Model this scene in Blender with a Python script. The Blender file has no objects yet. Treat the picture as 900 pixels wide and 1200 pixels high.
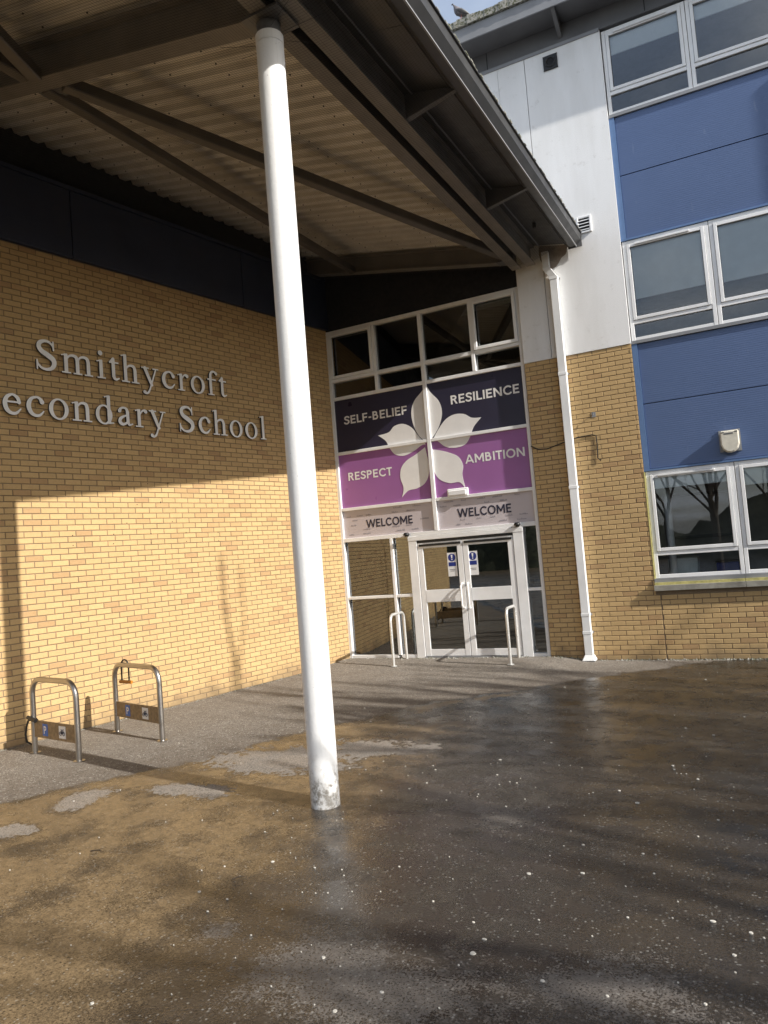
import bpy, bmesh, math, random
import numpy as np
from mathutils import Vector, Matrix

random.seed(7)
rng = np.random.default_rng(7)
scene = bpy.context.scene
COL = scene.collection
R = math.radians

# ------------------------------------------------------------------ camera
CAMZ = 1.92
FPX = 855.0                      # focal length in pixels of a 900 px wide frame
MW = np.array([[0.89158364, 0.44580629, -0.07959498],
               [-0.0970923, 0.01650465, -0.99513852],
               [-0.44232533, 0.89497729, 0.05799963]])   # rows: right, down, forward
cam_data = bpy.data.cameras.new('camera')
cam = bpy.data.objects.new('camera', cam_data)
COL.objects.link(cam)
_m = Matrix(((MW[0][0], -MW[1][0], -MW[2][0], 0), (MW[0][1], -MW[1][1], -MW[2][1], 0),
             (MW[0][2], -MW[1][2], -MW[2][2], CAMZ), (0, 0, 0, 1)))
cam.matrix_world = _m
cam_data.sensor_fit = 'HORIZONTAL'
cam_data.sensor_width = 36.0
cam_data.lens = 36.0 * FPX / 900.0
cam_data.clip_start = 0.05
cam_data.clip_end = 2000
scene.camera = cam

# ------------------------------------------------------------------ light
SUN_EL = R(31.5)
SUN_AZ = math.atan2(0.9820, -0.189)          # clockwise from +Y
world = bpy.data.worlds.new('World')
scene.world = world
world.use_nodes = True
wn, wl = world.node_tree.nodes, world.node_tree.links
sky = wn.new('ShaderNodeTexSky')
sky.sky_type = 'NISHITA'
sky.sun_disc = False
sky.sun_elevation = SUN_EL
sky.sun_rotation = SUN_AZ
sky.altitude = 50
sky.air_density = 1.0
sky.dust_density = 2.0
sky.ozone_density = 1.0
# thin broken cloud over the whole dome
_tc = wn.new('ShaderNodeTexCoord'); _sp = wn.new('ShaderNodeSeparateXYZ'); wl.new(_tc.outputs['Generated'], _sp.inputs[0])
_zz = wn.new('ShaderNodeMath'); _zz.operation = 'ADD'; wl.new(_sp.outputs[2], _zz.inputs[0]); _zz.inputs[1].default_value = 0.22
_zm = wn.new('ShaderNodeMath'); _zm.operation = 'MAXIMUM'; wl.new(_zz.outputs[0], _zm.inputs[0]); _zm.inputs[1].default_value = 0.05
_cb = wn.new('ShaderNodeCombineXYZ')
for _k in (0, 1):
    _dv = wn.new('ShaderNodeMath'); _dv.operation = 'DIVIDE'; wl.new(_sp.outputs[_k], _dv.inputs[0]); wl.new(_zm.outputs[0], _dv.inputs[1]); wl.new(_dv.outputs[0], _cb.inputs[_k])
_cn = wn.new('ShaderNodeTexNoise'); wl.new(_cb.outputs[0], _cn.inputs['Vector'])
_cn.inputs['Scale'].default_value = 1.7; _cn.inputs['Detail'].default_value = 6; _cn.inputs['Roughness'].default_value = 0.58
_cr = wn.new('ShaderNodeMapRange'); _cr.interpolation_type = 'SMOOTHSTEP'; wl.new(_cn.outputs['Fac'], _cr.inputs[0])
_cr.inputs[1].default_value = 0.44; _cr.inputs[2].default_value = 0.68; _cr.inputs[3].default_value = 0.24; _cr.inputs[4].default_value = 0.88
_mx = wn.new('ShaderNodeMix'); _mx.data_type = 'RGBA'; wl.new(_cr.outputs[0], _mx.inputs['Factor'])
wl.new(sky.outputs[0], _mx.inputs[6]); _mx.inputs[7].default_value = (5.6, 5.9, 6.3, 1)
wl.new(_mx.outputs[2], wn['Background'].inputs[0])
wn['Background'].inputs[1].default_value = 0.142

sd = bpy.data.lights.new('sun', 'SUN')
sd.energy = 4.5
sd.angle = R(0.55)
sd.color = (1.0, 0.95, 0.88)
sun = bpy.data.objects.new('sun', sd)
COL.objects.link(sun)
to_sun = Vector((0.9820 * math.cos(SUN_EL), -0.189 * math.cos(SUN_EL), math.sin(SUN_EL)))
sun.rotation_euler = to_sun.to_track_quat('Z', 'Y').to_euler()
sun.location = (30, -5, 25)

scene.view_settings.view_transform = 'Standard'
scene.view_settings.look = 'None'
scene.view_settings.gamma = 1
scene.view_settings.use_curve_mapping = False
scene.view_settings.exposure = 0.55
scene.render.engine = 'CYCLES'
scene.cycles.use_denoising = True
scene.cycles.max_bounces = 6
scene.cycles.diffuse_bounces = 3
scene.cycles.glossy_bounces = 3
scene.cycles.use_adaptive_sampling = True
scene.cycles.adaptive_threshold = 0.015
scene.cycles.transparent_max_bounces = 16
scene.cycles.caustics_reflective = False
scene.cycles.caustics_refractive = False

# ------------------------------------------------------------------ helpers: objects
def link(o, parent=None):
    COL.objects.link(o)
    if parent is not None:
        o.parent = parent
    return o

def tag(o, label, cat=None, group=None, kind=None):
    if label: o['label'] = label
    if cat: o['category'] = cat
    if group: o['group'] = group
    if kind: o['kind'] = kind
    return o

def thing(name, label, cat, loc=(0, 0, 0), rz=0.0, group=None):
    o = bpy.data.objects.new(name, None)
    o.empty_display_size = 0.2
    o.location = loc
    o.rotation_euler = (0, 0, rz)
    link(o)
    return tag(o, label, cat, group)

class MB:
    """collects faces of one mesh"""
    def __init__(self):
        self.v, self.f, self.c = [], [], []
        self.tint = None
    def quad(self, a, b, c, d):
        n = len(self.v); self.v += [a, b, c, d]; self.f.append((n, n + 1, n + 2, n + 3))
    def poly(self, pts):
        n = len(self.v); self.v += list(pts); self.f.append(tuple(range(n, n + len(pts))))
    def box(self, x0, x1, y0, y1, z0, z1):
        n = len(self.v)
        self.v += [(x0, y0, z0), (x1, y0, z0), (x1, y1, z0), (x0, y1, z0), (x0, y0, z1), (x1, y0, z1), (x1, y1, z1), (x0, y1, z1)]
        for q in ((0, 3, 2, 1), (4, 5, 6, 7), (0, 1, 5, 4), (1, 2, 6, 5), (2, 3, 7, 6), (3, 0, 4, 7)):
            self.f.append(tuple(n + i for i in q))
        return self
    def hexa(self, p):
        """8 points ordered as box()"""
        n = len(self.v); self.v += [tuple(q) for q in p]
        for q in ((0, 3, 2, 1), (4, 5, 6, 7), (0, 1, 5, 4), (1, 2, 6, 5), (2, 3, 7, 6), (3, 0, 4, 7)):
            self.f.append(tuple(n + i for i in q))
        return self
    def tube(self, pts, rad, seg=10, caps=True, closed=False):
        pts = [Vector(p) for p in pts]
        k = len(pts)
        rs = rad if isinstance(rad, (list, tuple)) else [rad] * k
        base = len(self.v)
        ref = None
        for i in range(k):
            if closed:
                t = pts[(i + 1) % k] - pts[i - 1]
            else:
                t = pts[min(i + 1, k - 1)] - pts[max(i - 1, 0)]
            t.normalize()
            if ref is None:
                ref = Vector((0, 0, 1)) if abs(t.z) < 0.9 else Vector((1, 0, 0))
            a = (ref - t * ref.dot(t))
            if a.length < 1e-6:
                a = t.orthogonal()
            a.normalize()
            b = t.cross(a)
            ref = a
            for j in range(seg):
                w = 2 * math.pi * j / seg
                self.v.append(tuple(pts[i] + (a * math.cos(w) + b * math.sin(w)) * rs[i]))
        for i in range(k if closed else k - 1):
            i2 = (i + 1) % k
            for j in range(seg):
                j2 = (j + 1) % seg
                self.f.append((base + i * seg + j, base + i * seg + j2, base + i2 * seg + j2, base + i2 * seg + j))
        if caps and not closed:
            self.f.append(tuple(base + j for j in range(seg))[::-1])
            self.f.append(tuple(base + (k - 1) * seg + j for j in range(seg)))
        return self
    def lathe(self, prof, seg=24, cx=0, cy=0):
        base = len(self.v)
        for r, z in prof:
            for j in range(seg):
                w = 2 * math.pi * j / seg
                self.v.append((cx + r * math.cos(w), cy + r * math.sin(w), z))
        for i in range(len(prof) - 1):
            for j in range(seg):
                j2 = (j + 1) % seg
                self.f.append((base + i * seg + j, base + i * seg + j2, base + (i + 1) * seg + j2, base + (i + 1) * seg + j))
        self.f.append(tuple(base + j for j in range(seg))[::-1])
        n = base + (len(prof) - 1) * seg
        self.f.append(tuple(n + j for j in range(seg)))
        return self
    def extr_xz(self, pts, y0, y1):
        """closed outline in x,z; front face at y0 (towards -y), back at y1"""
        n = len(pts); b = len(self.v)
        self.v += [(p[0], y0, p[1]) for p in pts] + [(p[0], y1, p[1]) for p in pts]
        self.f.append(tuple(range(b, b + n)))
        self.f.append(tuple(range(b + 2 * n - 1, b + n - 1, -1)))
        for i in range(n):
            j = (i + 1) % n
            self.f.append((b + i, b + n + i, b + n + j, b + j))
        return self
    def mesh(self, name, mat, smooth=False, bevel=0.0):
        me = bpy.data.meshes.new(name)
        me.from_pydata(self.v, [], self.f)
        me.materials.append(mat)
        bm = bmesh.new(); bm.from_mesh(me)
        bmesh.ops.recalc_face_normals(bm, faces=bm.faces)
        if bevel > 0:
            es = [e for e in bm.edges if len(e.link_faces) == 2 and e.calc_face_angle(0) > 0.6]
            bmesh.ops.bevel(bm, geom=es, offset=bevel, segments=1, affect='EDGES', profile=0.5)
        bm.to_mesh(me); bm.free()
        if smooth:
            me.polygons.foreach_set('use_smooth', [True] * len(me.polygons))
            try:
                me.set_sharp_from_angle(angle=R(40))
            except Exception:
                pass
        me.update()
        return me
    def build(self, name, mat, parent=None, smooth=False, bevel=0.0):
        return link(bpy.data.objects.new(name, self.mesh(name, mat, smooth, bevel)), parent)

def box(name, mat, parent, x0, x1, y0, y1, z0, z1, bevel=0.0):
    return MB().box(x0, x1, y0, y1, z0, z1).build(name, mat, parent, bevel=bevel)

# ------------------------------------------------------------------ helpers: materials
class NT:
    def __init__(self, name):
        self.m = bpy.data.materials.new(name); self.m.use_nodes = True
        self.n, self.l = self.m.node_tree.nodes, self.m.node_tree.links
        self.b = self.n['Principled BSDF']
        self.out = self.n['Material Output']
        self.pos = self.n.new('ShaderNodeNewGeometry').outputs['Position']
    def sock(self, s, v):
        if isinstance(v, bpy.types.NodeSocket): self.l.new(v, s)
        elif isinstance(v, (tuple, list)) and s.type == 'RGBA' and len(v) == 3: s.default_value = (*v, 1)
        else: s.default_value = v
    def math(self, op, a, b=0.0, c=None, clamp=False):
        n = self.n.new('ShaderNodeMath'); n.operation = op; n.use_clamp = clamp
        self.sock(n.inputs[0], a); self.sock(n.inputs[1], b)
        if c is not None: self.sock(n.inputs[2], c)
        return n.outputs[0]
    def noise(self, scale, detail=3.0, rough=0.55, vec=None, dist=0.0):
        n = self.n.new('ShaderNodeTexNoise')
        self.l.new(vec or self.pos, n.inputs['Vector'])
        n.inputs['Scale'].default_value = scale; n.inputs['Detail'].default_value = detail
        n.inputs['Roughness'].default_value = rough; n.inputs['Distortion'].default_value = dist
        return n.outputs['Fac']
    def noisecol(self, scale, detail=2.0):
        n = self.n.new('ShaderNodeTexNoise'); self.l.new(self.pos, n.inputs['Vector'])
        n.inputs['Scale'].default_value = scale; n.inputs['Detail'].default_value = detail
        return n.outputs['Color']
    def voro(self, scale, out='Distance', vec=None):
        n = self.n.new('ShaderNodeTexVoronoi'); self.l.new(vec or self.pos, n.inputs['Vector'])
        n.inputs['Scale'].default_value = scale
        return n.outputs[out]
    def ss(self, v, lo, hi):
        n = self.n.new('ShaderNodeMapRange'); n.interpolation_type = 'SMOOTHSTEP'
        self.sock(n.inputs[0], v); n.inputs[1].default_value = lo; n.inputs[2].default_value = hi
        n.inputs[3].default_value = 0; n.inputs[4].default_value = 1
        return n.outputs[0]
    def mr(self, v, lo, hi, a, b):
        n = self.n.new('ShaderNodeMapRange')
        self.sock(n.inputs[0], v); n.inputs[1].default_value = lo; n.inputs[2].default_value = hi
        n.inputs[3].default_value = a; n.inputs[4].default_value = b
        return n.outputs[0]
    def mix(self, f, a, b, mode='MIX'):
        n = self.n.new('ShaderNodeMix'); n.data_type = 'RGBA'; n.blend_type = mode
        self.sock(n.inputs['Factor'], f); self.sock(n.inputs[6], a); self.sock(n.inputs[7], b)
        return n.outputs[2]
    def mixf(self, f, a, b):
        n = self.n.new('ShaderNodeMix'); n.data_type = 'FLOAT'
        self.sock(n.inputs[0], f); self.sock(n.inputs[2], a); self.sock(n.inputs[3], b)
        return n.outputs[0]
    def xyz(self, v=None):
        n = self.n.new('ShaderNodeSeparateXYZ'); self.l.new(v or self.pos, n.inputs[0]); return n.outputs
    def vscale(self, s):
        n = self.n.new('ShaderNodeVectorMath'); n.operation = 'MULTIPLY'
        self.l.new(self.pos, n.inputs[0]); n.inputs[1].default_value = s; return n.outputs[0]
    def bump(self, h, strength=0.3, dist=0.01, normal=None):
        n = self.n.new('ShaderNodeBump'); n.inputs['Strength'].default_value = strength
        n.inputs['Distance'].default_value = dist; self.sock(n.inputs['Height'], h)
        if normal is not None: self.l.new(normal, n.inputs['Normal'])
        return n.outputs[0]
    def set(self, col=None, rough=None, metal=None, normal=None, spec=None):
        if col is not None: self.sock(self.b.inputs['Base Color'], col)
        if rough is not None: self.sock(self.b.inputs['Roughness'], rough)
        if metal is not None: self.sock(self.b.inputs['Metallic'], metal)
        if normal is not None: self.l.new(normal, self.b.inputs['Normal'])
        if spec is not None: self.sock(self.b.inputs['Specular IOR Level'], spec)
        return self.m

def plain(name, col, rough=0.5, metal=0.0, var=0.12, nscale=6.0, bump=0.0, bscale=60.0, spec=None):
    t = NT(name)
    n = t.noise(nscale, 4)
    d = t.mix(t.ss(n, 0.3, 0.75), tuple(c * (1 - var) for c in col), tuple(min(1, c * (1 + var)) for c in col))
    nb = t.bump(t.noise(bscale, 3), bump, 0.004) if bump else None
    rr = t.mr(t.noise(nscale * 2.3, 3), 0.3, 0.7, max(0.02, rough - 0.08), min(1, rough + 0.08))
    return t.set(d, rr, metal, nb, spec)

M = {}
# buff brick
t = NT('buff_brick')
at = t.n.new('ShaderNodeAttribute'); at.attribute_name = 'tint'
speck = t.ss(t.noise(230, 2, 0.7), 0.56, 0.72)
blot = t.noise(34, 3)
c = t.mix(t.math('MULTIPLY', speck, 0.45), at.outputs['Color'], (0.26, 0.155, 0.055))
c = t.mix(t.mr(blot, 0.3, 0.7, 0.0, 0.30), c, t.mix(1.0, c, (0.72, 0.68, 0.62), 'MULTIPLY'))
x, y, z = t.xyz()
# mortar bloom and splash dirt close to the ground, ragged
dn = t.noise(2.2, 4)
dirt = t.ss(t.math('ADD', t.math('MULTIPLY', z, -1.0), t.math('MULTIPLY', dn, 0.9)), 0.12, 0.55)
c = t.mix(t.math('MULTIPLY', dirt, 0.6), c, (0.14, 0.105, 0.07))
streak = t.ss(t.noise(1.0, 3, vec=t.vscale((1.6, 1.6, 0.22))), 0.56, 0.75)
c = t.mix(t.math('MULTIPLY', streak, 0.16), c, (0.20, 0.14, 0.08))
M['brick'] = t.set(c, 0.86, normal=t.bump(t.noise(170, 3), 0.35, 0.003), spec=0.25)
# mortar
t = NT('mortar')
c = t.mix(t.noise(90, 3), (0.185, 0.138, 0.092), (0.275, 0.212, 0.145))
c = t.mix(t.math('MULTIPLY', t.ss(t.noise(3, 4), 0.5, 0.7), 0.5), c, (0.13, 0.10, 0.07))
M['mortar'] = t.set(c, 0.95, normal=t.bump(t.noise(220, 2), 0.4, 0.002), spec=0.1)
# asphalt with silt, dry and wet patches
t = NT('asphalt')
x, y, z = t.xyz()
big = t.noise(0.75, 3, 0.6)
med = t.noise(2.6, 4, 0.62)
fine = t.noise(15, 4, 0.68)
g70 = t.noise(85, 2, 0.75)
gr = t.math('SUBTRACT', g70, 0.5)
fc = t.math('SUBTRACT', fine, 0.5)
mc = t.math('SUBTRACT', med, 0.5)
bc = t.math('SUBTRACT', big, 0.5)
def add(*a):
    r = a[0]
    for q in a[1:]: r = t.math('ADD', r, q)
    return r
def mul(a, b): return t.math('MULTIPLY', a, b)
def inv(a): return t.math('SUBTRACT', 1.0, a)
warp = add(mul(mc, 1.3), mul(bc, 1.7))
v1 = t.math('SUBTRACT', add(x, 6.15), mul(t.math('SUBTRACT', y, 4.2), 0.52))
v2 = add(t.math('SUBTRACT', 8.7, y), mul(t.math('MAXIMUM', add(x, 3.7), 0.0), 1.0))
v = add(t.math('MINIMUM', v1, v2), mul(warp, 0.42), mul(fc, 0.22))
wet = t.ss(add(v, mul(gr, 0.25)), -0.04, 0.10)
damp = t.ss(v, -1.6, 0.2)
def patch(cx, cy, rx, ry, k=2.0):
    dx = t.math('DIVIDE', t.math('SUBTRACT', x, cx), rx); dy = t.math('DIVIDE', t.math('SUBTRACT', y, cy), ry)
    d = t.math('SQRT', add(mul(dx, dx), mul(dy, dy)))
    return add(d, mul(mc, k * 1.25), mul(fc, 2.1))
drys = None; rim = None
for a in ((-5.42, 4.58, .17, .27), (-4.55, 5.02, .46, .15), (-5.40, 3.88, .24, .13), (-5.15, 6.25, .30, .16), (-4.35, 6.0, .85, .42), (-3.55, 6.55, .5, .3)):
    p = patch(*a)
    q = inv(t.ss(add(p, mul(gr, 0.4)), 0.90, 1.04)); drys = q if drys is None else t.math('MAXIMUM', drys, q)
    q = inv(t.ss(p, 1.1, 1.6)); rim = q if rim is None else t.math('MAXIMUM', rim, q)
soft = None
for a in ((-1.75, 2.95, .85, .42, 1.3), (-0.7, 3.25, .45, .3, 1.3), (-1.75, 5.05, .25, .28, 1.0), (-2.72, 3.12, .13, .14, .8), (-3.1, 6.5, .25, .3, 1.0)):
    q = inv(t.ss(patch(*a), 0.2, 1.5)); soft = q if soft is None else t.math('MAXIMUM', soft, q)
softg = t.ss(add(mul(soft, 0.75), mul(gr, 2.0)), 0.38, 0.85)          # only the proud grains have dried
silt_in = add(t.math('SUBTRACT', -2.8, x), mul(warp, 0.85))
silt = mul(t.ss(add(silt_in, mul(gr, 0.9)), -0.2, 0.7), t.ss(add(med, mul(big, 0.6), mul(gr, 0.35)), 0.60, 0.86))
silt = mul(silt, t.ss(t.math('SUBTRACT', 8.0, y), 0.0, 0.6))
silt = mul(silt, t.ss(v, 0.10, 0.42))
bank = inv(t.ss(t.math('ABSOLUTE', t.math('SUBTRACT', v, 0.30)), 0.04, 0.2))
bank = mul(mul(bank, t.ss(t.math('SUBTRACT', -2.5, x), 0.0, 0.6)), t.ss(add(t.noise(1.7, 3), mul(gr, 0.3)), 0.46, 0.58))
silt = t.math('MAXIMUM', silt, bank)
silt = mul(silt, inv(mul(t.math('SUBTRACT', rim, drys, None, True), 0.75)))
ag = t.n.new('ShaderNodeTexVoronoi'); t.l.new(t.pos, ag.inputs['Vector']); ag.inputs['Scale'].default_value = 62
aggv = t.n.new('ShaderNodeRGBToBW'); t.l.new(ag.outputs['Color'], aggv.inputs[0]); av = aggv.outputs[0]
chips = mul(t.ss(av, 0.76, 0.84), inv(t.ss(ag.outputs['Distance'], 0.28, 0.48)))
pits = mul(inv(t.ss(av, 0.27, 0.36)), inv(t.ss(ag.outputs['Distance'], 0.30, 0.5)))
dryc = t.mix(t.ss(add(mul(g70, 0.8), mul(fine, 0.3)), 0.38, 0.70), (0.088, 0.077, 0.065), (0.32, 0.288, 0.248))
dryc = t.mix(t.mr(med, 0.38, 0.66, 0, 0.45), dryc, (0.155, 0.128, 0.10))
wetc = t.mix(t.ss(g70, 0.3, 0.7), (0.017, 0.0145, 0.012), (0.050, 0.042, 0.035))
wetc = t.mix(t.mr(med, 0.42, 0.62, 0.0, 0.55), wetc, (0.046, 0.036, 0.026))
c = t.mix(mul(damp, 0.45), dryc, (0.095, 0.074, 0.055))
c = t.mix(wet, c, wetc)
siltc = t.mix(t.ss(add(mul(fine, 0.45), mul(g70, 0.6)), 0.34, 0.68), (0.072, 0.051, 0.029), (0.232, 0.166, 0.092))
c = t.mix(mul(silt, 0.9), c, siltc)
c = t.mix(mul(mul(softg, wet), 0.62), c, t.mix(fine, (0.10, 0.088, 0.076), (0.25, 0.225, 0.20)))
pd = mul(drys, wet)
c = t.mix(mul(pd, 0.9), c, t.mix(t.ss(g70, 0.3, 0.7), (0.12, 0.104, 0.088), (0.35, 0.315, 0.275)))
c = t.mix(mul(pits, 0.75), c, (0.02, 0.016, 0.012))
c = t.mix(mul(chips, t.mixf(wet, 0.75, 0.24)), c, (0.58, 0.57, 0.52))
rw = t.mr(t.noise(4.5, 3, 0.65), 0.36, 0.64, 0.07, 0.34)
rough = t.mixf(wet, 0.88, rw)
rough = t.mixf(mul(pd, 0.95), rough, 0.85)
rough = t.mixf(mul(mul(softg, wet), 0.6), rough, 0.7)
rough = t.mixf(mul(silt, 0.55), rough, 0.5)
film = mul(wet, t.ss(add(med, mul(bc, 0.8)), 0.40, 0.58))      # standing water drowns the grain
bn = t.bump(g70, 0.5, 0.010)
t.sock(bn.node.inputs['Strength'], t.mixf(film, 0.85, 0.24))
M['asphalt'] = t.set(c, rough, normal=bn, spec=t.mixf(wet, 0.3, 0.55))

# white painted steel column, scuffed to grey at the foot
t = NT('column_paint')
x, y, z = t.xyz()
n1 = t.noise(22, 5, 0.7); n2 = t.noise(7, 4)
foot = t.ss(t.math('ADD', t.math('MULTIPLY', z, -1.35), n1), 0.10, 0.42)
c = t.mix(t.mr(n2, .3, .7, 0, .3), (0.80, 0.80, 0.79), (0.70, 0.70, 0.69))
strk = t.ss(t.noise(3.0, 4, 0.6, vec=t.vscale((14, 14, 0.5))), 0.52, 0.72)
c = t.mix(t.math('MULTIPLY', strk, 0.22), c, (0.52, 0.51, 0.48))
chip = t.ss(t.noise(38, 3, 0.6), 0.70, 0.74)
c = t.mix(t.math('MULTIPLY', chip, 0.6), c, (0.33, 0.32, 0.30))
c = t.mix(t.math('MULTIPLY', foot, t.ss(n1, 0.42, 0.6)), c, (0.22, 0.20, 0.17))
splash = t.ss(t.math('ADD', t.math('MULTIPLY', z, -0.55), t.noise(14, 4)), 0.25, 0.5)
c = t.mix(t.math('MULTIPLY', splash, 0.35), c, (0.50, 0.48, 0.44))
M['column'] = t.set(c, 0.5, normal=t.bump(t.math('ADD', t.noise(30, 4, .6), t.math('MULTIPLY', foot, n1)), 0.35, 0.006))

M['white'] = plain('white_frame', (0.82, 0.82, 0.815), 0.38, var=0.06, nscale=3)
M['pipe'] = plain('downpipe_paint', (0.78, 0.79, 0.79), 0.4, var=0.07, nscale=2)
# white render with faint streaks
t = NT('white_render')
n = t.noise(1.2, 5, 0.6, vec=t.vscale((2.0, 2.0, 0.35)))
c = t.mix(t.mr(n, 0.38, 0.7, 0, 1), (0.84, 0.84, 0.835), (0.74, 0.735, 0.72))
c = t.mix(t.math('MULTIPLY', t.ss(t.noise(6, 5, .65), .6, .75), 0.35), c, (0.50, 0.48, 0.45))
M['render'] = t.set(c, 0.85, normal=t.bump(t.noise(120, 3, .7), 0.5, 0.006), spec=0.2)
t = NT('bare_render')
c = t.mix(t.noise(14, 5, .7), (0.16, 0.12, 0.09), (0.46, 0.40, 0.34))
M['bare'] = t.set(c, 0.95, normal=t.bump(t.noise(40, 4, .7), 0.8, 0.01))
# blue composite panels with a fine horizontal micro rib
t = NT('blue_panel')
x, y, z = t.xyz()
rib = t.math('SINE', t.math('MULTIPLY', t.math('ADD', z, t.math('MULTIPLY', t.noise(8, 2), 0.004)), 2 * math.pi / 0.032))
c = t.mix(t.noise(2.0, 3), (0.075, 0.118, 0.235), (0.088, 0.135, 0.265))
c = t.mix(t.math('MULTIPLY', t.ss(t.noise(9, 3, vec=t.vscale((1, 1, .3))), .66, .78), .25), c, (0.22, 0.27, 0.38))
M['blue'] = t.set(c, 0.42, normal=t.bump(rib, 0.10, 0.004))
M['blue_trim'] = plain('blue_trim', (0.11, 0.19, 0.36), 0.4, var=0.06)
M['navy'] = plain('navy_cladding', (0.021, 0.028, 0.050), 0.5, var=0.10, nscale=1.5)
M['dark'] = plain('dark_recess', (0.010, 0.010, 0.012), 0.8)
M['grey'] = plain('grey_metal', (0.115, 0.115, 0.118), 0.42, var=0.12, nscale=2.5)
M['gutter'] = plain('gutter_metal', (0.055, 0.055, 0.055), 0.4, var=0.15, nscale=3)
M['grey_light'] = plain('pale_grey_metal', (0.24, 0.245, 0.255), 0.45, var=0.10, nscale=2.5)
M['beam'] = plain('beam_paint', (0.20, 0.182, 0.16), 0.55, var=0.12, nscale=3)
M['brace'] = plain('brace_paint', (0.12, 0.106, 0.09), 0.5, var=0.15, nscale=3)
M['deck'] = plain('deck_sheet', (0.69, 0.645, 0.565), 0.5, var=0.12, nscale=2.0)
M['net'] = plain('net_cord', (0.03, 0.03, 0.03), 0.8)
# mossy gutter edge
t = NT('mossy_edge')
c = t.mix(t.ss(t.noise(26, 5, .7), .42, .6), (0.33, 0.32, 0.29), (0.085, 0.09, 0.05))
M['moss'] = t.set(c, 0.9, normal=t.bump(t.noise(60, 4), 0.7, 0.01))
M['steel'] = plain('brushed_steel', (0.42, 0.40, 0.375), 0.34, metal=1.0, var=0.04, nscale=3)
M['steel_white'] = plain('pale_steel', (0.70, 0.70, 0.68), 0.30, metal=0.5, var=0.02, nscale=3)
M['panel_brown'] = plain('rack_panel', (0.27, 0.19, 0.105), 0.6, var=0.25, nscale=20)
M['sign_blue'] = plain('sign_blue', (0.03, 0.13, 0.50), 0.4)
M['notice_blue'] = plain('notice_blue', (0.012, 0.03, 0.22), 0.4)
M['sign_white'] = plain('sign_white', (0.78, 0.78, 0.78), 0.45, var=0.03)
M['black'] = plain('black_rubber', (0.012, 0.012, 0.012), 0.45)
M['orange'] = plain('orange_lock', (0.45, 0.17, 0.02), 0.35)
M['letter'] = plain('letter_grey', (0.88, 0.88, 0.88), 0.45, var=0.05)
M['letter_edge'] = plain('letter_edge', (0.05, 0.05, 0.055), 0.5)
M['ban_navy'] = plain('banner_navy', (0.026, 0.022, 0.046), 0.35, var=0.05, nscale=1)
M['ban_purple'] = plain('banner_purple', (0.31, 0.12, 0.33), 0.35, var=0.05, nscale=1)
M['ban_grey'] = plain('banner_grey', (0.52, 0.47, 0.49), 0.4, var=0.03, nscale=1)
M['ban_white'] = plain('banner_white', (0.80, 0.79, 0.78), 0.4, var=0.03)
M['ink'] = plain('banner_ink', (0.018, 0.018, 0.04), 0.5)
M['inner_wall'] = plain('inner_wall', (0.16, 0.15, 0.135), 0.8)
M['inner_dark'] = plain('inner_dark', (0.035, 0.032, 0.03), 0.7)
M['blind'] = plain('blind_fabric', (0.80, 0.84, 0.84), 0.8, var=0.04)
M['sill_stone'] = plain('sill_stone', (0.30, 0.285, 0.24), 0.8, var=0.2, nscale=8)
M['lichen'] = plain('sill_lichen', (0.52, 0.47, 0.18), 0.8, var=0.2, nscale=15)
M['box_cream'] = plain('alarm_case', (0.66, 0.62, 0.52), 0.45, var=0.1, nscale=14)
M['bark'] = plain('bark', (0.10, 0.08, 0.06), 0.9, var=0.3, nscale=10, bump=0.5)
M['feather'] = plain('pigeon_feather', (0.13, 0.12, 0.13), 0.6, var=0.4, nscale=20)
M['gum'] = plain('gum', (0.50, 0.475, 0.42), 0.8, var=0.2, nscale=30)
M['twig'] = plain('twig', (0.035, 0.024, 0.015), 0.9)
M['cabinet'] = plain('cabinet_paint', (0.55, 0.62, 0.62), 0.4)

def glass(name, ior, tint):
    m = bpy.data.materials.new(name); m.use_nodes = True
    n, l = m.node_tree.nodes, m.node_tree.links
    n.remove(n['Principled BSDF'])
    tr = n.new('ShaderNodeBsdfTransparent'); tr.inputs[0].default_value = (*tint, 1)
    gl = n.new('ShaderNodeBsdfGlossy'); gl.inputs['Roughness'].default_value = 0.004; gl.inputs['Color'].default_value = (.95, .97, 1, 1)
    geo = n.new('ShaderNodeNewGeometry')
    nz = n.new('ShaderNodeTexNoise'); nz.inputs['Scale'].default_value = 1.1; nz.inputs['Detail'].default_value = 1
    l.new(geo.outputs['Position'], nz.inputs['Vector'])
    bp = n.new('ShaderNodeBump'); bp.inputs['Strength'].default_value = 0.06; bp.inputs['Distance'].default_value = 0.02
    l.new(nz.outputs['Fac'], bp.inputs['Height']); l.new(bp.outputs[0], gl.inputs['Normal'])
    fr = n.new('ShaderNodeFresnel'); fr.inputs['IOR'].default_value = ior
    mx = n.new('ShaderNodeMixShader')
    l.new(fr.outputs[0], mx.inputs[0]); l.new(tr.outputs[0], mx.inputs[1]); l.new(gl.outputs[0], mx.inputs[2])
    l.new(mx.outputs[0], n['Material Output'].inputs['Surface'])
    return m
M['glass'] = glass('window_glass', 1.62, (0.97, 0.985, 0.985))
M['glass_dark'] = glass('entrance_glass', 2.3, (0.55, 0.58, 0.56))

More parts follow.
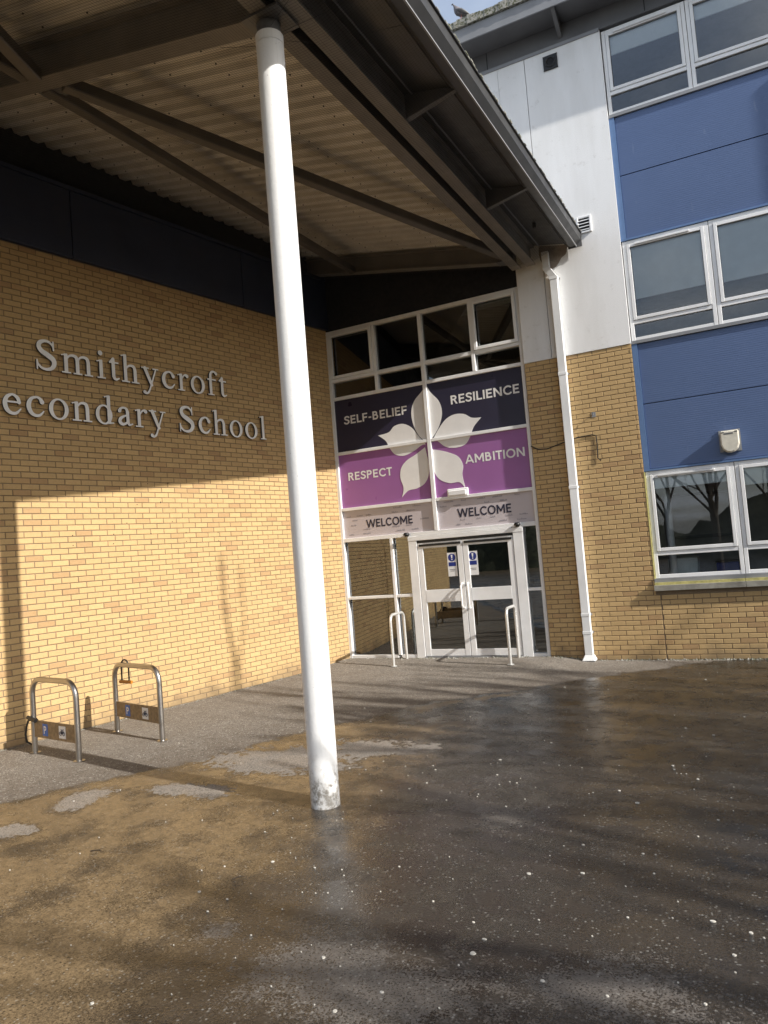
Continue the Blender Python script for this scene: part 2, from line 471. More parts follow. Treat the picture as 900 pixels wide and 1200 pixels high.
# ------------------------------------------------------------------ helpers: text
def font_mesh(s, size, mat, extrude=0.0015, bold=0.0, spacing=1.0):
    cu = bpy.data.curves.new('lettering', 'FONT')
    cu.body = s; cu.size = size; cu.extrude = extrude; cu.offset = bold; cu.space_character = spacing
    cu.resolution_u = 6
    o = bpy.data.objects.new('lettering', cu); COL.objects.link(o)
    dg = bpy.context.evaluated_depsgraph_get(); dg.update()
    me = bpy.data.meshes.new_from_object(o.evaluated_get(dg))
    bpy.data.objects.remove(o); bpy.data.curves.remove(cu)
    me.materials.clear(); me.materials.append(mat)
    return me

def put_text(s, x0, x1, y, z0, cap, mat, parent, name='lettering', bold=0.0, spacing=1.05):
    """flat lettering on a wall facing -y, from x0 to x1, baseline z0, capital height cap"""
    me = font_mesh(s, 1.0, mat, 0.0, bold, spacing)
    co = np.zeros(len(me.vertices) * 3); me.vertices.foreach_get('co', co); co = co.reshape(-1, 3)
    mn, mx = co.min(0), co.max(0)
    capsrc = mx[1] if mx[1] > 0 else 0.7
    out = np.zeros_like(co)
    out[:, 0] = x0 + (co[:, 0] - mn[0]) / (mx[0] - mn[0]) * (x1 - x0)
    out[:, 1] = y
    out[:, 2] = z0 + co[:, 1] / capsrc * cap
    me.vertices.foreach_set('co', out.ravel()); me.update()
    return link(bpy.data.objects.new(name, me), parent)

def catmull(pts, sub=5, closed=True, sharp=()):
    n = len(pts); out = []
    for i in range(n):
        p0, p1, p2, p3 = (np.array(pts[(i + k) % n], float) for k in (-1, 0, 1, 2))
        if i in sharp: p0 = p1
        if (i + 1) % n in sharp: p3 = p2
        for k in range(sub):
            s = k / sub
            out.append(tuple(0.5 * ((2 * p1) + (-p0 + p2) * s + (2 * p0 - 5 * p1 + 4 * p2 - p3) * s * s + (-p0 + 3 * p1 - 3 * p2 + p3) * s ** 3)))
    return out

# ------------------------------------------------------------------ bricks
def project(p):
    q = MW @ (np.array(p, float) - np.array([0, 0, CAMZ]))
    return (450 + FPX * q[0] / q[2], 600 + FPX * q[1] / q[2], q[2]) if q[2] > 0.1 else (-1e4, 0, -1)

NV = 14
TINTS = []
for i in range(NV):
    k = random.random()
    base = np.array([0.545, 0.380, 0.186])
    if k < 0.72: cc = base * random.uniform(0.95, 1.06)
    elif k < 0.9: cc = np.array([0.53, 0.352, 0.174]) * random.uniform(0.92, 1.0)
    else: cc = np.array([0.495, 0.325, 0.164]) * random.uniform(0.90, 1.0)
    TINTS.append(tuple(cc))

def tint_layer(me, cols):
    a = me.color_attributes.new('tint', 'FLOAT_COLOR', 'CORNER')
    buf = np.ones((len(me.loops), 4), np.float32)
    buf[:, :3] = cols
    a.data.foreach_set('color', buf.ravel())

BL, BH, BD, JT = 0.215, 0.065, 0.03, 0.010
def brick_faces(x0, x1, z0, z1, jit):
    y0 = jit; y1 = BD
    b = 0.0035
    v = [(x0, y1, z0), (x1, y1, z0), (x1, y1, z1), (x0, y1, z1),
         (x0, y0 + b, z0), (x1, y0 + b, z0), (x1, y0 + b, z1), (x0, y0 + b, z1),
         (x0 + b, y0, z0 + b), (x1 - b, y0, z0 + b), (x1 - b, y0, z1 - b), (x0 + b, y0, z1 - b)]
    f = [(8, 9, 10, 11)]
    for k in range(4):
        j = (k + 1) % 4
        f.append((4 + k, 4 + j, 8 + j, 8 + k)); f.append((k, j, 4 + j, 4 + k))
    return v, f

BRICK_MESH = []
for i in range(NV):
    v, f = brick_faces(-BL / 2, BL / 2, -BH / 2, BH / 2, 0.0)
    me = bpy.data.meshes.new('brick'); me.from_pydata(v, [], f); me.materials.append(M['brick'])
    tint_layer(me, TINTS[i]); me.update()
    BRICK_MESH.append(me)

def lay_bricks(parent, toworld, xr, courses, inside, seed, limit, phase=0.0):
    """bricks on the plane y=0 of parent, facing -y. the `limit` that show largest are objects, the rest one part"""
    rr = random.Random(seed)
    cand = []
    for k in range(courses[0], courses[1]):
        z0 = k * 0.075 + 0.005
        off = phase + (0.1125 if k % 2 else 0.0)
        i0 = math.floor((xr[0] - off) / 0.225) - 1
        i1 = math.ceil((xr[1] - off) / 0.225) + 1
        for i in range(i0, i1):
            a = i * 0.225 + off; b = a + BL
            for (s0, s1) in inside(z0, z0 + BH):
                aa, bb = max(a, s0), min(b, s1)
                if bb - aa > 0.03:
                    cand.append((aa, bb, z0, z0 + BH))
    def size(c):
        p = project(toworld((c[0] + c[1]) / 2, 0, (c[2] + c[3]) / 2))
        if not (0 <= p[0] <= 900 and 0 <= p[1] <= 1200): return 0
        q = project(toworld(c[0], 0, c[2])); r = project(toworld(c[1], 0, c[3]))
        return abs((r[0] - q[0])) * (c[3] - c[2]) / p[2]
    full = [c for c in cand if c[1] - c[0] > BL - 0.002]
    full.sort(key=size, reverse=True)
    chosen = set(full[:limit])
    vs, fs, cs = [], [], []
    for c in cand:
        ti = rr.randrange(NV); jit = rr.uniform(-0.0018, 0.0012)
        if c in chosen:
            o = bpy.data.objects.new('brick', BRICK_MESH[ti])
            o.location = ((c[0] + c[1]) / 2, jit, (c[2] + c[3]) / 2)
            o.rotation_euler = (rr.uniform(-.004, .004), rr.uniform(-.0035, .0035), rr.uniform(-.004, .004))
            link(o, parent)
        else:
            dz = rr.uniform(-.0012, .0012)
            v, f = brick_faces(c[0], c[1], c[2] + dz, c[3] + dz, jit)
            n = len(vs); vs += v; fs += [tuple(n + q for q in g) for g in f]
            cs += [TINTS[ti]] * sum(len(g) for g in f)
    me = bpy.data.meshes.new('brickwork'); me.from_pydata(vs, [], fs); me.materials.append(M['brick'])
    tint_layer(me, np.array(cs, np.float32)); me.update()
    o = link(bpy.data.objects.new('brickwork', me), parent)
    o['kind'] = 'stuff'
    return o

# ================================================================== GROUND
YB = 11.80                       # face of the entrance wall brickwork
def gh(x, y):
    s = min(max((y - 10.7) / 1.0, 0), 1); s = s * s * (3 - 2 * s)
    w = min(max((-2.35 - x) / 0.6, 0), 1); w = w * w * (3 - 2 * w)
    r = 0.06 * s * w
    return r + 0.006 * math.sin(x * 1.7 + 0.6) * math.sin(y * 1.3) - (0.004 if y < 9 else 0)
def axis(lo, hi, step, far):
    a = list(np.arange(lo, hi + 1e-6, step)); s = step
    b = []
    p = hi
    while p < far: s *= 1.5; p += s; b.append(p)
    c = []; s = step; p = lo
    while p > -far: s *= 1.5; p -= s; c.append(p)
    return c[::-1] + a + b
gx, gy = axis(-9, 4, 0.2, 500), axis(0, 12.6, 0.2, 500)
gv = [(x, y, gh(x, y) if (-9.5 < x < 5 and -1 < y < 13) else 0.0) for y in gy for x in gx]
nx = len(gx)
gf = [(j * nx + i, j * nx + i + 1, (j + 1) * nx + i + 1, (j + 1) * nx + i) for j in range(len(gy) - 1) for i in range(nx - 1)]
me = bpy.data.meshes.new('ground'); me.from_pydata(gv, [], gf); me.materials.append(M['asphalt'])
me.polygons.foreach_set('use_smooth', [True] * len(me.polygons)); me.update()
ground = link(bpy.data.objects.new('ground', me))
tag(ground, 'wet dark asphalt yard with tan silt and pale gum spots', kind='structure')

# ================================================================== SIDE WING (left brick wall)
LANG = R(78.35)
PL = (-6.77, 11.93)
wing = thing('brick_wing', 'long buff brick side wall with dark navy cladding along its top', 'wall', (PL[0], PL[1], 0), LANG)
cl, sl = math.cos(LANG), math.sin(LANG)
def L2W(x, y, z): return (PL[0] + cl * x - sl * y, PL[1] + sl * x + cl * y, z)
WL0 = -11.2
box('mortar_bed', M['mortar'], wing, WL0, 0.3, 0.0075, 0.30, -0.3, 6.235)
lay_bricks(wing, L2W, (WL0, 0.25), (-1, 83), lambda a, b: [(WL0, 0.25)], 11, 300)
# old fixing holes left in the brickwork
for a, b in [(-5.34, 2.49), (-5.34, 2.36), (-4.75, 2.49), (-4.76, 2.36), (-4.16, 2.48), (-4.17, 2.35), (-4.54, 2.64), (-4.36, 2.9), (-3.97, 2.93), (-4.17, 3.2), (-3.83, 3.22), (-4.47, 3.23), (-3.82, 3.22), (-3.97, 2.94), (-3.79, 2.65), (-3.56, 2.48), (-2.96, 2.47), (-3.56, 2.35), (-2.96, 2.34)]:
    MB().extr_xz([(a + .007 * math.cos(w), b + .007 * math.sin(w)) for w in np.linspace(0, 6.283, 8, False)], -.004, .006).build('fixing_plug', M['inner_dark'], wing)
# navy cladding panels above the bricks, then the recess below the roof deck, its shade painted near-black
for i, (a, b) in enumerate(((-11.2, -8.15), (-8.14, -5.15), (-5.14, -2.15), (-2.14, 0.05))):
    box('cladding_panel', M['navy'], wing, a, b, -0.055, 0.2, 6.235, 7.17, 0.004)
box('cladding_cap', M['navy'], wing, WL0, 0.05, -0.075, 0.15, 7.175, 7.23)
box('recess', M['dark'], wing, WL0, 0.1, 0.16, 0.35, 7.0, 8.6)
box('end_return', M['inner_wall'], wing, WL0 - 0.02, WL0 + 0.2, 0.31, 9.0, -0.3, 8.6)
box('back_panel', M['inner_dark'], wing, WL0, 0.3, 0.36, 0.5, -0.3, 8.6)

# ------------------------------------------------------------------ raised serif lettering
class G:
    """implicit 2-D glyph in em units"""
    RES = 0.0075
    def __init__(self, adv):
        self.adv = adv
        xs = np.arange(-0.0613, adv + 0.08, self.RES); ys = np.arange(-0.2817, 0.76, self.RES)
        self.xs, self.ys = xs, ys
        self.X, self.Y = np.meshgrid(xs, ys)
        self.d = np.full(self.X.shape, 9.0)
    def u(self, d): self.d = np.minimum(self.d, d); return self
    def rect(self, x0, y0, x1, y1):
        qx = np.abs(self.X - (x0 + x1) / 2) - (x1 - x0) / 2; qy = np.abs(self.Y - (y0 + y1) / 2) - (y1 - y0) / 2
        return self.u(np.hypot(np.maximum(qx, 0), np.maximum(qy, 0)) + np.minimum(np.maximum(qx, qy), 0))
    def seg(self, a, b):
        ax, ay, ar = a; bx, by, br = b
        dx, dy = bx - ax, by - ay
        t = np.clip(((self.X - ax) * dx + (self.Y - ay) * dy) / (dx * dx + dy * dy + 1e-12), 0, 1)
        return self.u(np.hypot(self.X - ax - t * dx, self.Y - ay - t * dy) - (ar + (br - ar) * t))
    def line(self, *p, sub=6):
        pp = np.array(p, float); n = len(pp); out = []
        for i in range(n - 1):
            p0, p1, p2, p3 = pp[max(i - 1, 0)], pp[i], pp[i + 1], pp[min(i + 2, n - 1)]
            for k in range(sub):
                s = k / sub
                out.append(0.5 * ((2 * p1) + (-p0 + p2) * s + (2 * p0 - 5 * p1 + 4 * p2 - p3) * s * s + (-p0 + 3 * p1 - 3 * p2 + p3) * s ** 3))
        out.append(pp[-1])
        for a, b in zip(out, out[1:]): self.seg(a, b)
        return self
    def ring(self, cx, cy, rx, ry, wx, wy):
        def e(a, b):
            q = np.hypot((self.X - cx) / a, (self.Y - cy) / b); return (q - 1) * min(a, b)
        return self.u(np.maximum(e(rx, ry), -e(rx - wx, ry - wy)))
    def contours(self, fat=0.0):
        d = self.d - fat; H, Wd = d.shape; r = self.RES
        segs = {}
        def pt(i, j, k, l):
            a, b = d[i, j], d[k, l]; t = a / (a - b)
            return (round(self.xs[j] + (l - j) * r * t, 6), round(self.ys[i] + (k - i) * r * t, 6))
        ins = d < 0
        cells = np.argwhere((ins[:-1, :-1] | ins[1:, :-1] | ins[:-1, 1:] | ins[1:, 1:]) & ~(ins[:-1, :-1] & ins[1:, :-1] & ins[:-1, 1:] & ins[1:, 1:]))
        for i, j in cells:
            c = [(i, j), (i, j + 1), (i + 1, j + 1), (i + 1, j)]
            s = [ins[q] for q in c]
            en, ex = [], []
            for k in range(4):
                a, b = c[k], c[(k + 1) % 4]
                if s[k] and not s[(k + 1) % 4]: ex.append(pt(*a, *b))
                if not s[k] and s[(k + 1) % 4]: en.append(pt(*b, *a) if False else pt(*a, *b))
            for a, b in zip(ex, en): segs[a] = b
        loops = []
        while segs:
            a0, b = segs.popitem(); lp = [a0]
            while b != a0 and b in segs:
                lp.append(b); b = segs.pop(b)
            if len(lp) > 8: loops.append(lp)
        return loops
def serif_glyphs():
    g = {}
    def stem(q, x, top, base=True, flag=True, w=.078):
        q.rect(x - w / 2, 0, x + w / 2, top)
        if base: q.rect(x - .105, 0, x + .105, .024)
        if flag: q.seg((x - .10, top - .035, .011), (x + .02, top - .005, .012))
        return q
    g['l'] = stem(G(.278), .14, .68)
    g['i'] = stem(G(.278), .14, .44).u(np.hypot(G(.278).X - .135, G(.278).Y - .61) - .055)
    def arch(q, x0, x1):
        q.line((x0, .33, .016), (x0 + .06, .40, .02), (x0 + .14, .425, .026), (x1 - .03, .40, .036), (x1, .31, .039))
        q.rect(x1 - .039, 0, x1 + .039, .32); q.rect(x1 - .105, 0, x1 + .105, .024); return q
    g['h'] = arch(stem(G(.5), .11, .68), .13, .375)
    g['n'] = arch(stem(G(.5), .11, .44), .13, .375)
    g['m'] = arch(arch(stem(G(.778), .11, .44), .13, .385), .40, .655)
    q = G(.278); q.rect(.085, .07, .163, .53); q.rect(.015, .415, .265, .446); q.seg((.03, .43, .014), (.13, .54, .014))
    g['t'] = q.line((.124, .10, .039), (.14, .05, .034), (.19, .022, .026), (.265, .055, .012))
    q = G(.333); stem(q, .125, .5, flag=False); q.rect(.02, .415, .30, .446)
    g['f'] = q.line((.125, .48, .039), (.135, .58, .034), (.19, .65, .026), (.27, .655, .024), (.325, .615, .042))
    q = stem(G(.333), .11, .44)
    g['r'] = q.line((.14, .32, .014), (.20, .40, .018), (.26, .425, .026), (.305, .40, .044))
    q = G(.5); q.seg((.10, .43, .042), (.275, .02, .036)); q.seg((.415, .43, .016), (.215, -.10, .018))
    q.line((.215, -.10, .018), (.17, -.18, .022), (.11, -.21, .024), (.06, -.18, .04)); q.rect(.0, .426, .21, .45)
    g['y'] = q.rect(.325, .426, .49, .45)
    g['o'] = G(.5).ring(.25, .22, .225, .24, .085, .028)
    g['c'] = G(.444).line((.375, .335, .046), (.32, .415, .026), (.235, .435, .02), (.125, .375, .034), (.075, .24, .045), (.11, .10, .042), (.20, .028, .030), (.31, .035, .024), (.405, .13, .010))
    q = G(.444).line((.375, .27, .034), (.345, .37, .034), (.24, .432, .020), (.125, .375, .034), (.075, .24, .044), (.11, .10, .042), (.20, .028, .032), (.31, .035, .026), (.405, .13, .010))
    g['e'] = q.rect(.09, .255, .40, .285)
    q = stem(G(.5), .365, .68, base=False); q.ring(.235, .215, .21, .235, .08, .028)
    g['d'] = q.seg((.37, .02, .016), (.475, .028, .011))
    q = G(.444).rect(.262, .06, .338, .34); q.line((.30, .33, .038), (.27, .41, .028), (.20, .435, .020), (.12, .41, .024), (.085, .35, .040))
    q.line((.30, .265, .016), (.18, .215, .024), (.095, .15, .036), (.085, .08, .040), (.14, .03, .034), (.22, .04, .026), (.31, .11, .014))
    g['a'] = q.line((.302, .08, .036), (.335, .025, .024), (.425, .05, .011))
    q = G(.556).line((.445, .47, .012), (.425, .57, .018), (.34, .645, .024), (.235, .65, .030), (.135, .60, .042), (.11, .51, .046), (.165, .42, .050), (.30, .34, .056), (.425, .25, .054), (.445, .145, .048), (.385, .05, .038), (.27, .008, .028), (.155, .03, .022), (.075, .11, .018), (.055, .20, .012))
    g['S'] = q.seg((.442, .47, .014), (.442, .66, .012)).seg((.055, .2, .014), (.055, .0, .012))
    return g
GL = serif_glyphs()
def glyph_mesh(ch, em, depth, mat_face):
    cu = bpy.data.curves.new('letter', 'CURVE'); cu.dimensions = '2D'; cu.fill_mode = 'BOTH'; cu.extrude = depth / 2
    for lp in GL[ch].contours(0.005):
        sp = cu.splines.new('POLY'); sp.points.add(len(lp) - 1); sp.use_cyclic_u = True
        for k, p in enumerate(lp): sp.points[k].co = (p[0] * em, p[1] * em, 0, 1)
    o = bpy.data.objects.new('letter', cu); COL.objects.link(o)
    dg = bpy.context.evaluated_depsgraph_get(); dg.update()
    me = bpy.data.meshes.new_from_object(o.evaluated_get(dg))
    bpy.data.objects.remove(o); bpy.data.curves.remove(cu)
    me.materials.clear(); me.materials.append(mat_face); me.materials.append(M['letter_edge'])
    me.update()
    for p in me.polygons: p.material_index = 0 if abs(p.normal.z) > 0.5 else 1
    return me
EM, LSP = 0.575, 0.036
GM = {ch: glyph_mesh(ch, EM, 0.03, M['letter']) for ch in GL}
sign = thing('lettering_sign', 'raised pale grey serif lettering naming the school on brick wall', 'sign', L2W(-5.67, 0, 4.0), LANG)
def set_line(s, x, z):
    for ch in s:
        if ch == ' ': x += .25 * EM + LSP; continue
        o = bpy.data.objects.new('letter', GM[ch]); link(o, sign)
        o.rotation_euler = (R(90), 0, 0)
        o.location = (x + 5.67, -0.045, z - 4.0)
        x += GL[ch].adv * EM + LSP
    return x
set_line('Smithycroft', -5.75, 4.632)
set_line('Secondary School', -6.545, 4.005)

# ------------------------------------------------------------------ bold geometric capitals for the banner
def sans_glyphs():
    g = {}; T = .068; H = .70
    def P(adv, *strokes, clip=True):
        q = G(adv)
        for st in strokes:
            k = st[0]
            if k == 'v': q.rect(st[1] - T, st[2], st[1] + T, st[3])
            elif k == 'h': q.rect(st[1], st[3] - T * .92, st[2], st[3] + T * .92)
            elif k == 'd': q.seg((st[1], st[2], T * .93), (st[3], st[4], T * .93))
            elif k == 'c': q.line(*[(x, y, T * .95) for x, y in st[1]])
            elif k == 'o': q.ring(*st[1])
        if clip: q.d = np.maximum(q.d, np.maximum(-q.Y, q.Y - H))
        return q
    b, m_, tp = T * .92, H / 2 + .01, H - T * .92
    v = ('v', .12, 0, H)
    g['E'] = P(.55, v, ('h', .12, .50, b), ('h', .12, .46, m_), ('h', .12, .50, tp))
    g['F'] = P(.52, v, ('h', .12, .46, m_ - .02), ('h', .12, .49, tp))
    g['L'] = P(.50, v, ('h', .12, .48, b))
    g['I'] = P(.24, v)
    g['-'] = P(.36, ('h', .06, .30, .27))
    g['T'] = P(.56, ('v', .28, 0, H), ('h', .03, .53, tp))
    g['N'] = P(.72, v, ('v', .60, 0, H), ('d', .10, H + .02, .62, -.02))
    g['M'] = P(.84, v, ('v', .72, 0, H), ('d', .12, H - .02, .42, .20), ('d', .72, H - .02, .42, .20))
    g['A'] = P(.74, ('d', .06, -.04, .37, H), ('d', .68, -.04, .37, H), ('h', .20, .54, .20))
    g['W'] = P(1.02, ('d', .06, H + .04, .28, 0), ('d', .28, 0, .51, H), ('d', .51, H, .74, 0), ('d', .74, 0, .96, H + .04))
    g['O'] = P(.80, ('o', (.40, .35, .36, .365, .135, .125)), clip=False)
    arc = lambda cx, cy, rx, ry, a0, a1, n=14: [(cx + rx * math.cos(R(a)), cy + ry * math.sin(R(a))) for a in np.linspace(a0, a1, n)]
    g['C'] = P(.70, ('c', arc(.40, .35, .29, .295, 48, 312)), clip=False)
    g['P'] = P(.58, v, ('c', [(.12, tp), (.28, tp)] + arc(.30, .49, .155, .145, 88, -88) + [(.12, .345)]))
    g['R'] = P(.62, v, ('c', [(.12, tp), (.28, tp)] + arc(.30, .50, .15, .135, 88, -88) + [(.12, .365)]), ('d', .32, .34, .52, -.03))
    g['B'] = P(.62, v, ('c', [(.12, tp), (.27, tp)] + arc(.28, .51, .125, .125, 88, -88) + [(.12, .385)]), ('c', [(.12, .385), (.30, .385)] + arc(.32, .225, .145, .16, 88, -88) + [(.12, b)]))
    g['S'] = P(.56, ('c', [(.47, .565), (.40, .62), (.29, .645), (.17, .61), (.125, .52), (.17, .43), (.29, .365), (.41, .30), (.45, .20), (.40, .105), (.28, .058), (.16, .08), (.075, .145)]), clip=False)
    return g
SG = sans_glyphs()
def sans_text(s, x0, x1, y, z0, cap, mat, parent):
    tot = sum(SG[c].adv for c in s)
    k = (x1 - x0) / tot; kz = cap / .70
    mb = None; vs, fs = [], []
    x = 0.0
    cu = bpy.data.curves.new('lettering', 'CURVE'); cu.dimensions = '2D'; cu.fill_mode = 'BOTH'
    for ch in s:
        for lp in SG[ch].contours():
            sp = cu.splines.new('POLY'); sp.points.add(len(lp) - 1); sp.use_cyclic_u = True
            for i, p in enumerate(lp): sp.points[i].co = ((x + p[0]) * k, p[1] * kz, 0, 1)
        x += SG[ch].adv
    o = bpy.data.objects.new('lettering', cu); COL.objects.link(o)
    dg = bpy.context.evaluated_depsgraph_get(); dg.update()
    me = bpy.data.meshes.new_from_object(o.evaluated_get(dg))
    bpy.data.objects.remove(o); bpy.data.curves.remove(cu)
    me.materials.clear(); me.materials.append(mat)
    o = link(bpy.data.objects.new('lettering', me), parent)
    o.rotation_euler = (R(90), 0, 0); o.location = (x0, y, z0)
    return o

# ================================================================== MAIN BLOCK
block = thing('school_block', 'three storey block of buff brick, white render and blue panels', 'building', (0, 0, 0))
XE, XW = -3.03, -1.34            # pier edge beside the entrance, brick edge beside the windows
def EW(x, y, z): return (x, YB + y, z)
shell = thing  # keep name short
# brickwork: pier + wall up to the window bay, and the apron below the windows
brick_root = bpy.data.objects.new('brick_facade', None); link(brick_root, block); brick_root.location = (0, YB, 0)
def inside(z0, z1):
    if z1 <= 1.04: return [(XE, -1.285), (-1.273, 4.01)]
    if z1 <= 4.87: return [(XE, XW)]
    return []
lay_bricks(brick_root, EW, (XE, 4.01), (-1, 65), inside, 23, 300, phase=0.09)
box('mortar_bed', M['mortar'], brick_root, XE + 0.001, XW, 0.0075, 0.25, -0.3, 4.87)
box('mortar_bed', M['mortar'], brick_root, XW, 4.01, 0.0075, 0.25, -0.3, 1.035)
# white render
for a, b, z0, z1 in ((XE, -2.575, 4.875, 9.96), (-2.565, XW, 4.875, 9.96)):
    box('render_panel', M['render'], block, a, b, YB - 0.012, YB + 0.25, z0, z1)
box('render_panel', M['render'], block, -9.5, XE - 0.005, YB - 0.012, YB + 0.25, 8.45, 9.96)
pts = [(-2.46, 6.33), (-2.35, 6.36), (-2.27, 6.47), (-2.19, 6.52), (-2.16, 6.62), (-2.11, 6.66), (-2.13, 6.83), (-2.2, 6.88), (-2.55, 6.88), (-2.62, 6.6), (-2.55, 6.4)]
MB().extr_xz(catmull(pts, 3), YB - 0.018, YB - 0.012).build('bare_render_patch', M['bare'], block)
# roof: frieze, soffit, fascia, mossy gutter edge, brackets
box('frieze', M['grey'], block, -9.5, 6.0, YB - 0.002, YB + 0.2, 9.97, 10.298)
box('flashing', M['grey_light'], block, -9.5, XW - 0.01, YB - 0.03, YB - 0.0125, 9.93, 9.985)
OV = 0.47
roof = box('roof', M['grey'], block, -9.5, 6.0, YB - OV, YB + 10, 10.30, 10.36)
box('fascia', M['grey_light'], roof, -9.5, 6.0, YB - OV - 0.03, YB - OV - 0.002, 10.285, 10.52)
mb = MB(); xs = np.arange(-9.5, 6.01, 0.06)
for i in range(len(xs) - 1):
    h0 = 10.66 + 0.012 * math.sin(xs[i] * 9.1) + random.uniform(-.012, .014)
    mb.box(xs[i], xs[i + 1] - 0.0005, YB - OV - 0.075 + random.uniform(-.006, .006), YB - OV + 0.05, 10.53, h0)
mb.build('gutter', M['moss'], roof)
box('roof_sheet', M['grey'], roof, -9.5, 6.0, YB - OV + 0.06, YB + 10, 10.40, 10.62)
for x in (-7.1, -4.5, -1.95, 0.6, 3.2):
    MB().hexa([(x - .03, YB - OV - .001, 10.27), (x + .03, YB - OV - .001, 10.27), (x + .03, YB - .004, 10.06), (x - .03, YB - .004, 10.06),
               (x - .03, YB - OV - .001, 10.299), (x + .03, YB - OV - .001, 10.299), (x + .03, YB - .004, 10.299), (x - .03, YB - .004, 10.299)]).build('bracket', M['grey'], roof)
    box('frieze_joint', M['dark'], block, x - 1.252, x - 1.24, YB - 0.006, YB - 0.0022, 9.99, 10.296)
# window bay: blue panels, windows
def blue(z0, z1):
    box('blue_trim', M['blue_trim'], block, XW + 0.004, XW + 0.085, YB + 0.022, YB + 0.12, z0, z1)
    zm = (z0 + z1) / 2 + 0.03
    for a, b in ((z0 + 0.004, zm - 0.006), (zm + 0.006, z1 - 0.004)):
        box('blue_panel', M['blue'], block, XW + 0.088, 3.7, YB + 0.045, YB + 0.12, a, b, 0.004)
    box('panel_backing', M['dark'], block, XW + 0.088, 3.7, YB + 0.07, YB + 0.119, z0, z1)
    box('drip_flashing', M['blue_trim'], block, XW, 3.7, YB + 0.015, YB + 0.1, z0 - 0.03, z0 - 0.002)
    box('head_flashing', M['grey_light'], block, XW, 3.7, YB + 0.012, YB + 0.1, z1 + 0.001, z1 + 0.05)
blue(2.90, 4.86)
blue(6.53, 8.50)
def window(xa, xb, z0, z1, zt, blind_z, first):
    y0 = YB + 0.035; y1 = YB + 0.10
    m = MB()
    fw = 0.055
    m.box(xa, xa + fw, y0, y1, z0, z1); m.box(xb - fw, xb, y0, y1, z0, z1)
    m.box(xa + fw, xb - fw, y0 + .003, y1, z0, z0 + fw); m.box(xa + fw, xb - fw, y0 + .003, y1, z1 - fw, z1)
    m.box(xa + fw, xb - fw, y0 + .003, y1, zt - .03, zt + .03)
    w = m.build('window', M['white'], block, bevel=0.004)
    s = MB(); sa, sb, s0, s1 = xa + fw + .004, xb - fw - .004, zt + .034, z1 - fw - .004; sw = 0.05
    s.box(sa, sa + sw, y0 - .012, y1 - .03, s0, s1); s.box(sb - sw, sb, y0 - .012, y1 - .03, s0, s1)
    s.box(sa + sw, sb - sw, y0 - .010, y1 - .03, s0, s0 + sw); s.box(sa + sw, sb - sw, y0 - .010, y1 - .03, s1 - sw, s1)
    s.build('sash', M['white'], w, bevel=0.004)
    box('pane', M['glass'], w, sa + sw - .004, sb - sw + .004, y0 + .02, y0 + .026, s0 + sw - .004, s1 - sw + .004)
    box('pane', M['glass'], w, xa + fw - .004, xb - fw + .004, y0 + .032, y0 + .038, z0 + fw - .004, zt - .026)
    g = MB(); g.box(sa + sw, sb - sw, y0 - .002, y0 + .015, s0 + sw, s0 + sw + .006); g.box(sa + sw, sa + sw + .006, y0 - .002, y0 + .015, s0 + sw + .006, s1 - sw); g.box(sb - sw - .006, sb - sw, y0 - .002, y0 + .015, s0 + sw + .006, s1 - sw)
    g.build('gasket', M['black'], w)
    if first:
        v = MB().box(sa + .12, sb - .2, y0 - .03, y0 - .013, s1 - .03, s1 + .0)
        v.build('trickle_vent', M['white'], w, bevel=0.004)
    if blind_z:
        box('blind', M['blind'], w, xa + fw + .01, xb - fw - .01, y0 + .066, y0 + .070, blind_z, z1 + .05)
        MB().tube([(xa + fw + .01, y0 + .068, blind_z), (xb - fw - .01, y0 + .068, blind_z)], .010, 6).build('blind_bar', M['blind'], w)
    return w
XS = [XW + 0.012, -0.089, 1.16, 2.41, 3.66]
for i in range(4):
    a, b = XS[i] + 0.004, XS[i + 1] - 0.004
    window(a, b, 1.225, 2.865, 1.60, 2.60 if i == 0 else 2.52, i == 0)
    window(a, b, 4.905, 6.495, 5.20, 5.58 if i != 1 else 5.55, i == 0)
    window(a, b, 8.545, 9.94, 8.90, 9.55 if i == 0 else 9.62, i == 0)
box('window_jamb', M['lichen'], block, XW - 0.003, XW + 0.011, YB - 0.004, YB + 0.05, 1.18, 2.86)
for a, b in ((XW, -0.102), (-0.098, 1.16), (1.164, 3.7)):
    sl_ = box('sill', M['sill_stone'], block, a - (0.012 if a == XW else 0), b, YB - 0.075, YB + 0.10, 1.04, 1.125, 0.004)
    box('sill_nosing', M['lichen'], sl_, a, b, YB - 0.055, YB + 0.10, 1.126, 1.165)
    box('sill_flashing', M['grey_light'], sl_, a, b, YB - 0.02, YB + 0.10, 1.166, 1.222)
# unseen projecting block added to shade the right bay; the shell that closes the building
box('shadow_wing', M['render'], block, 4.02, 8.0, YB - 0.60, YB + 8, -0.3, 10.28)
box('shell_back', M['inner_wall'], block, -9.6, 3.7, YB + 5.0, YB + 5.2, -0.3, 10.28)
box('shell_side', M['inner_wall'], block, -2.42, -2.30, YB + 0.26, YB + 4.99, -0.3, 10.28)
box('shell_side', M['inner_wall'], block, 3.60, 4.015, YB + 0.26, YB + 4.99, -0.3, 10.28)
for z in (-0.05, 3.62, 7.25):
    box('floor_slab', M['inner_dark'], block, -2.29, 3.59, YB + 0.13, YB + 4.98, z + (0.07 if z > 0 else 0), z + 0.14)
for z in (3.05, 6.75, 10.1):
    box('ceiling', M['inner_wall'], block, -2.29, 3.59, YB + 0.18, YB + 4.97, z, z + 0.05)
box('lobby_ceiling', M['inner_dark'], block, -7.6, -2.43, YB + 0.26, YB + 4.98, 6.30, 6.36)
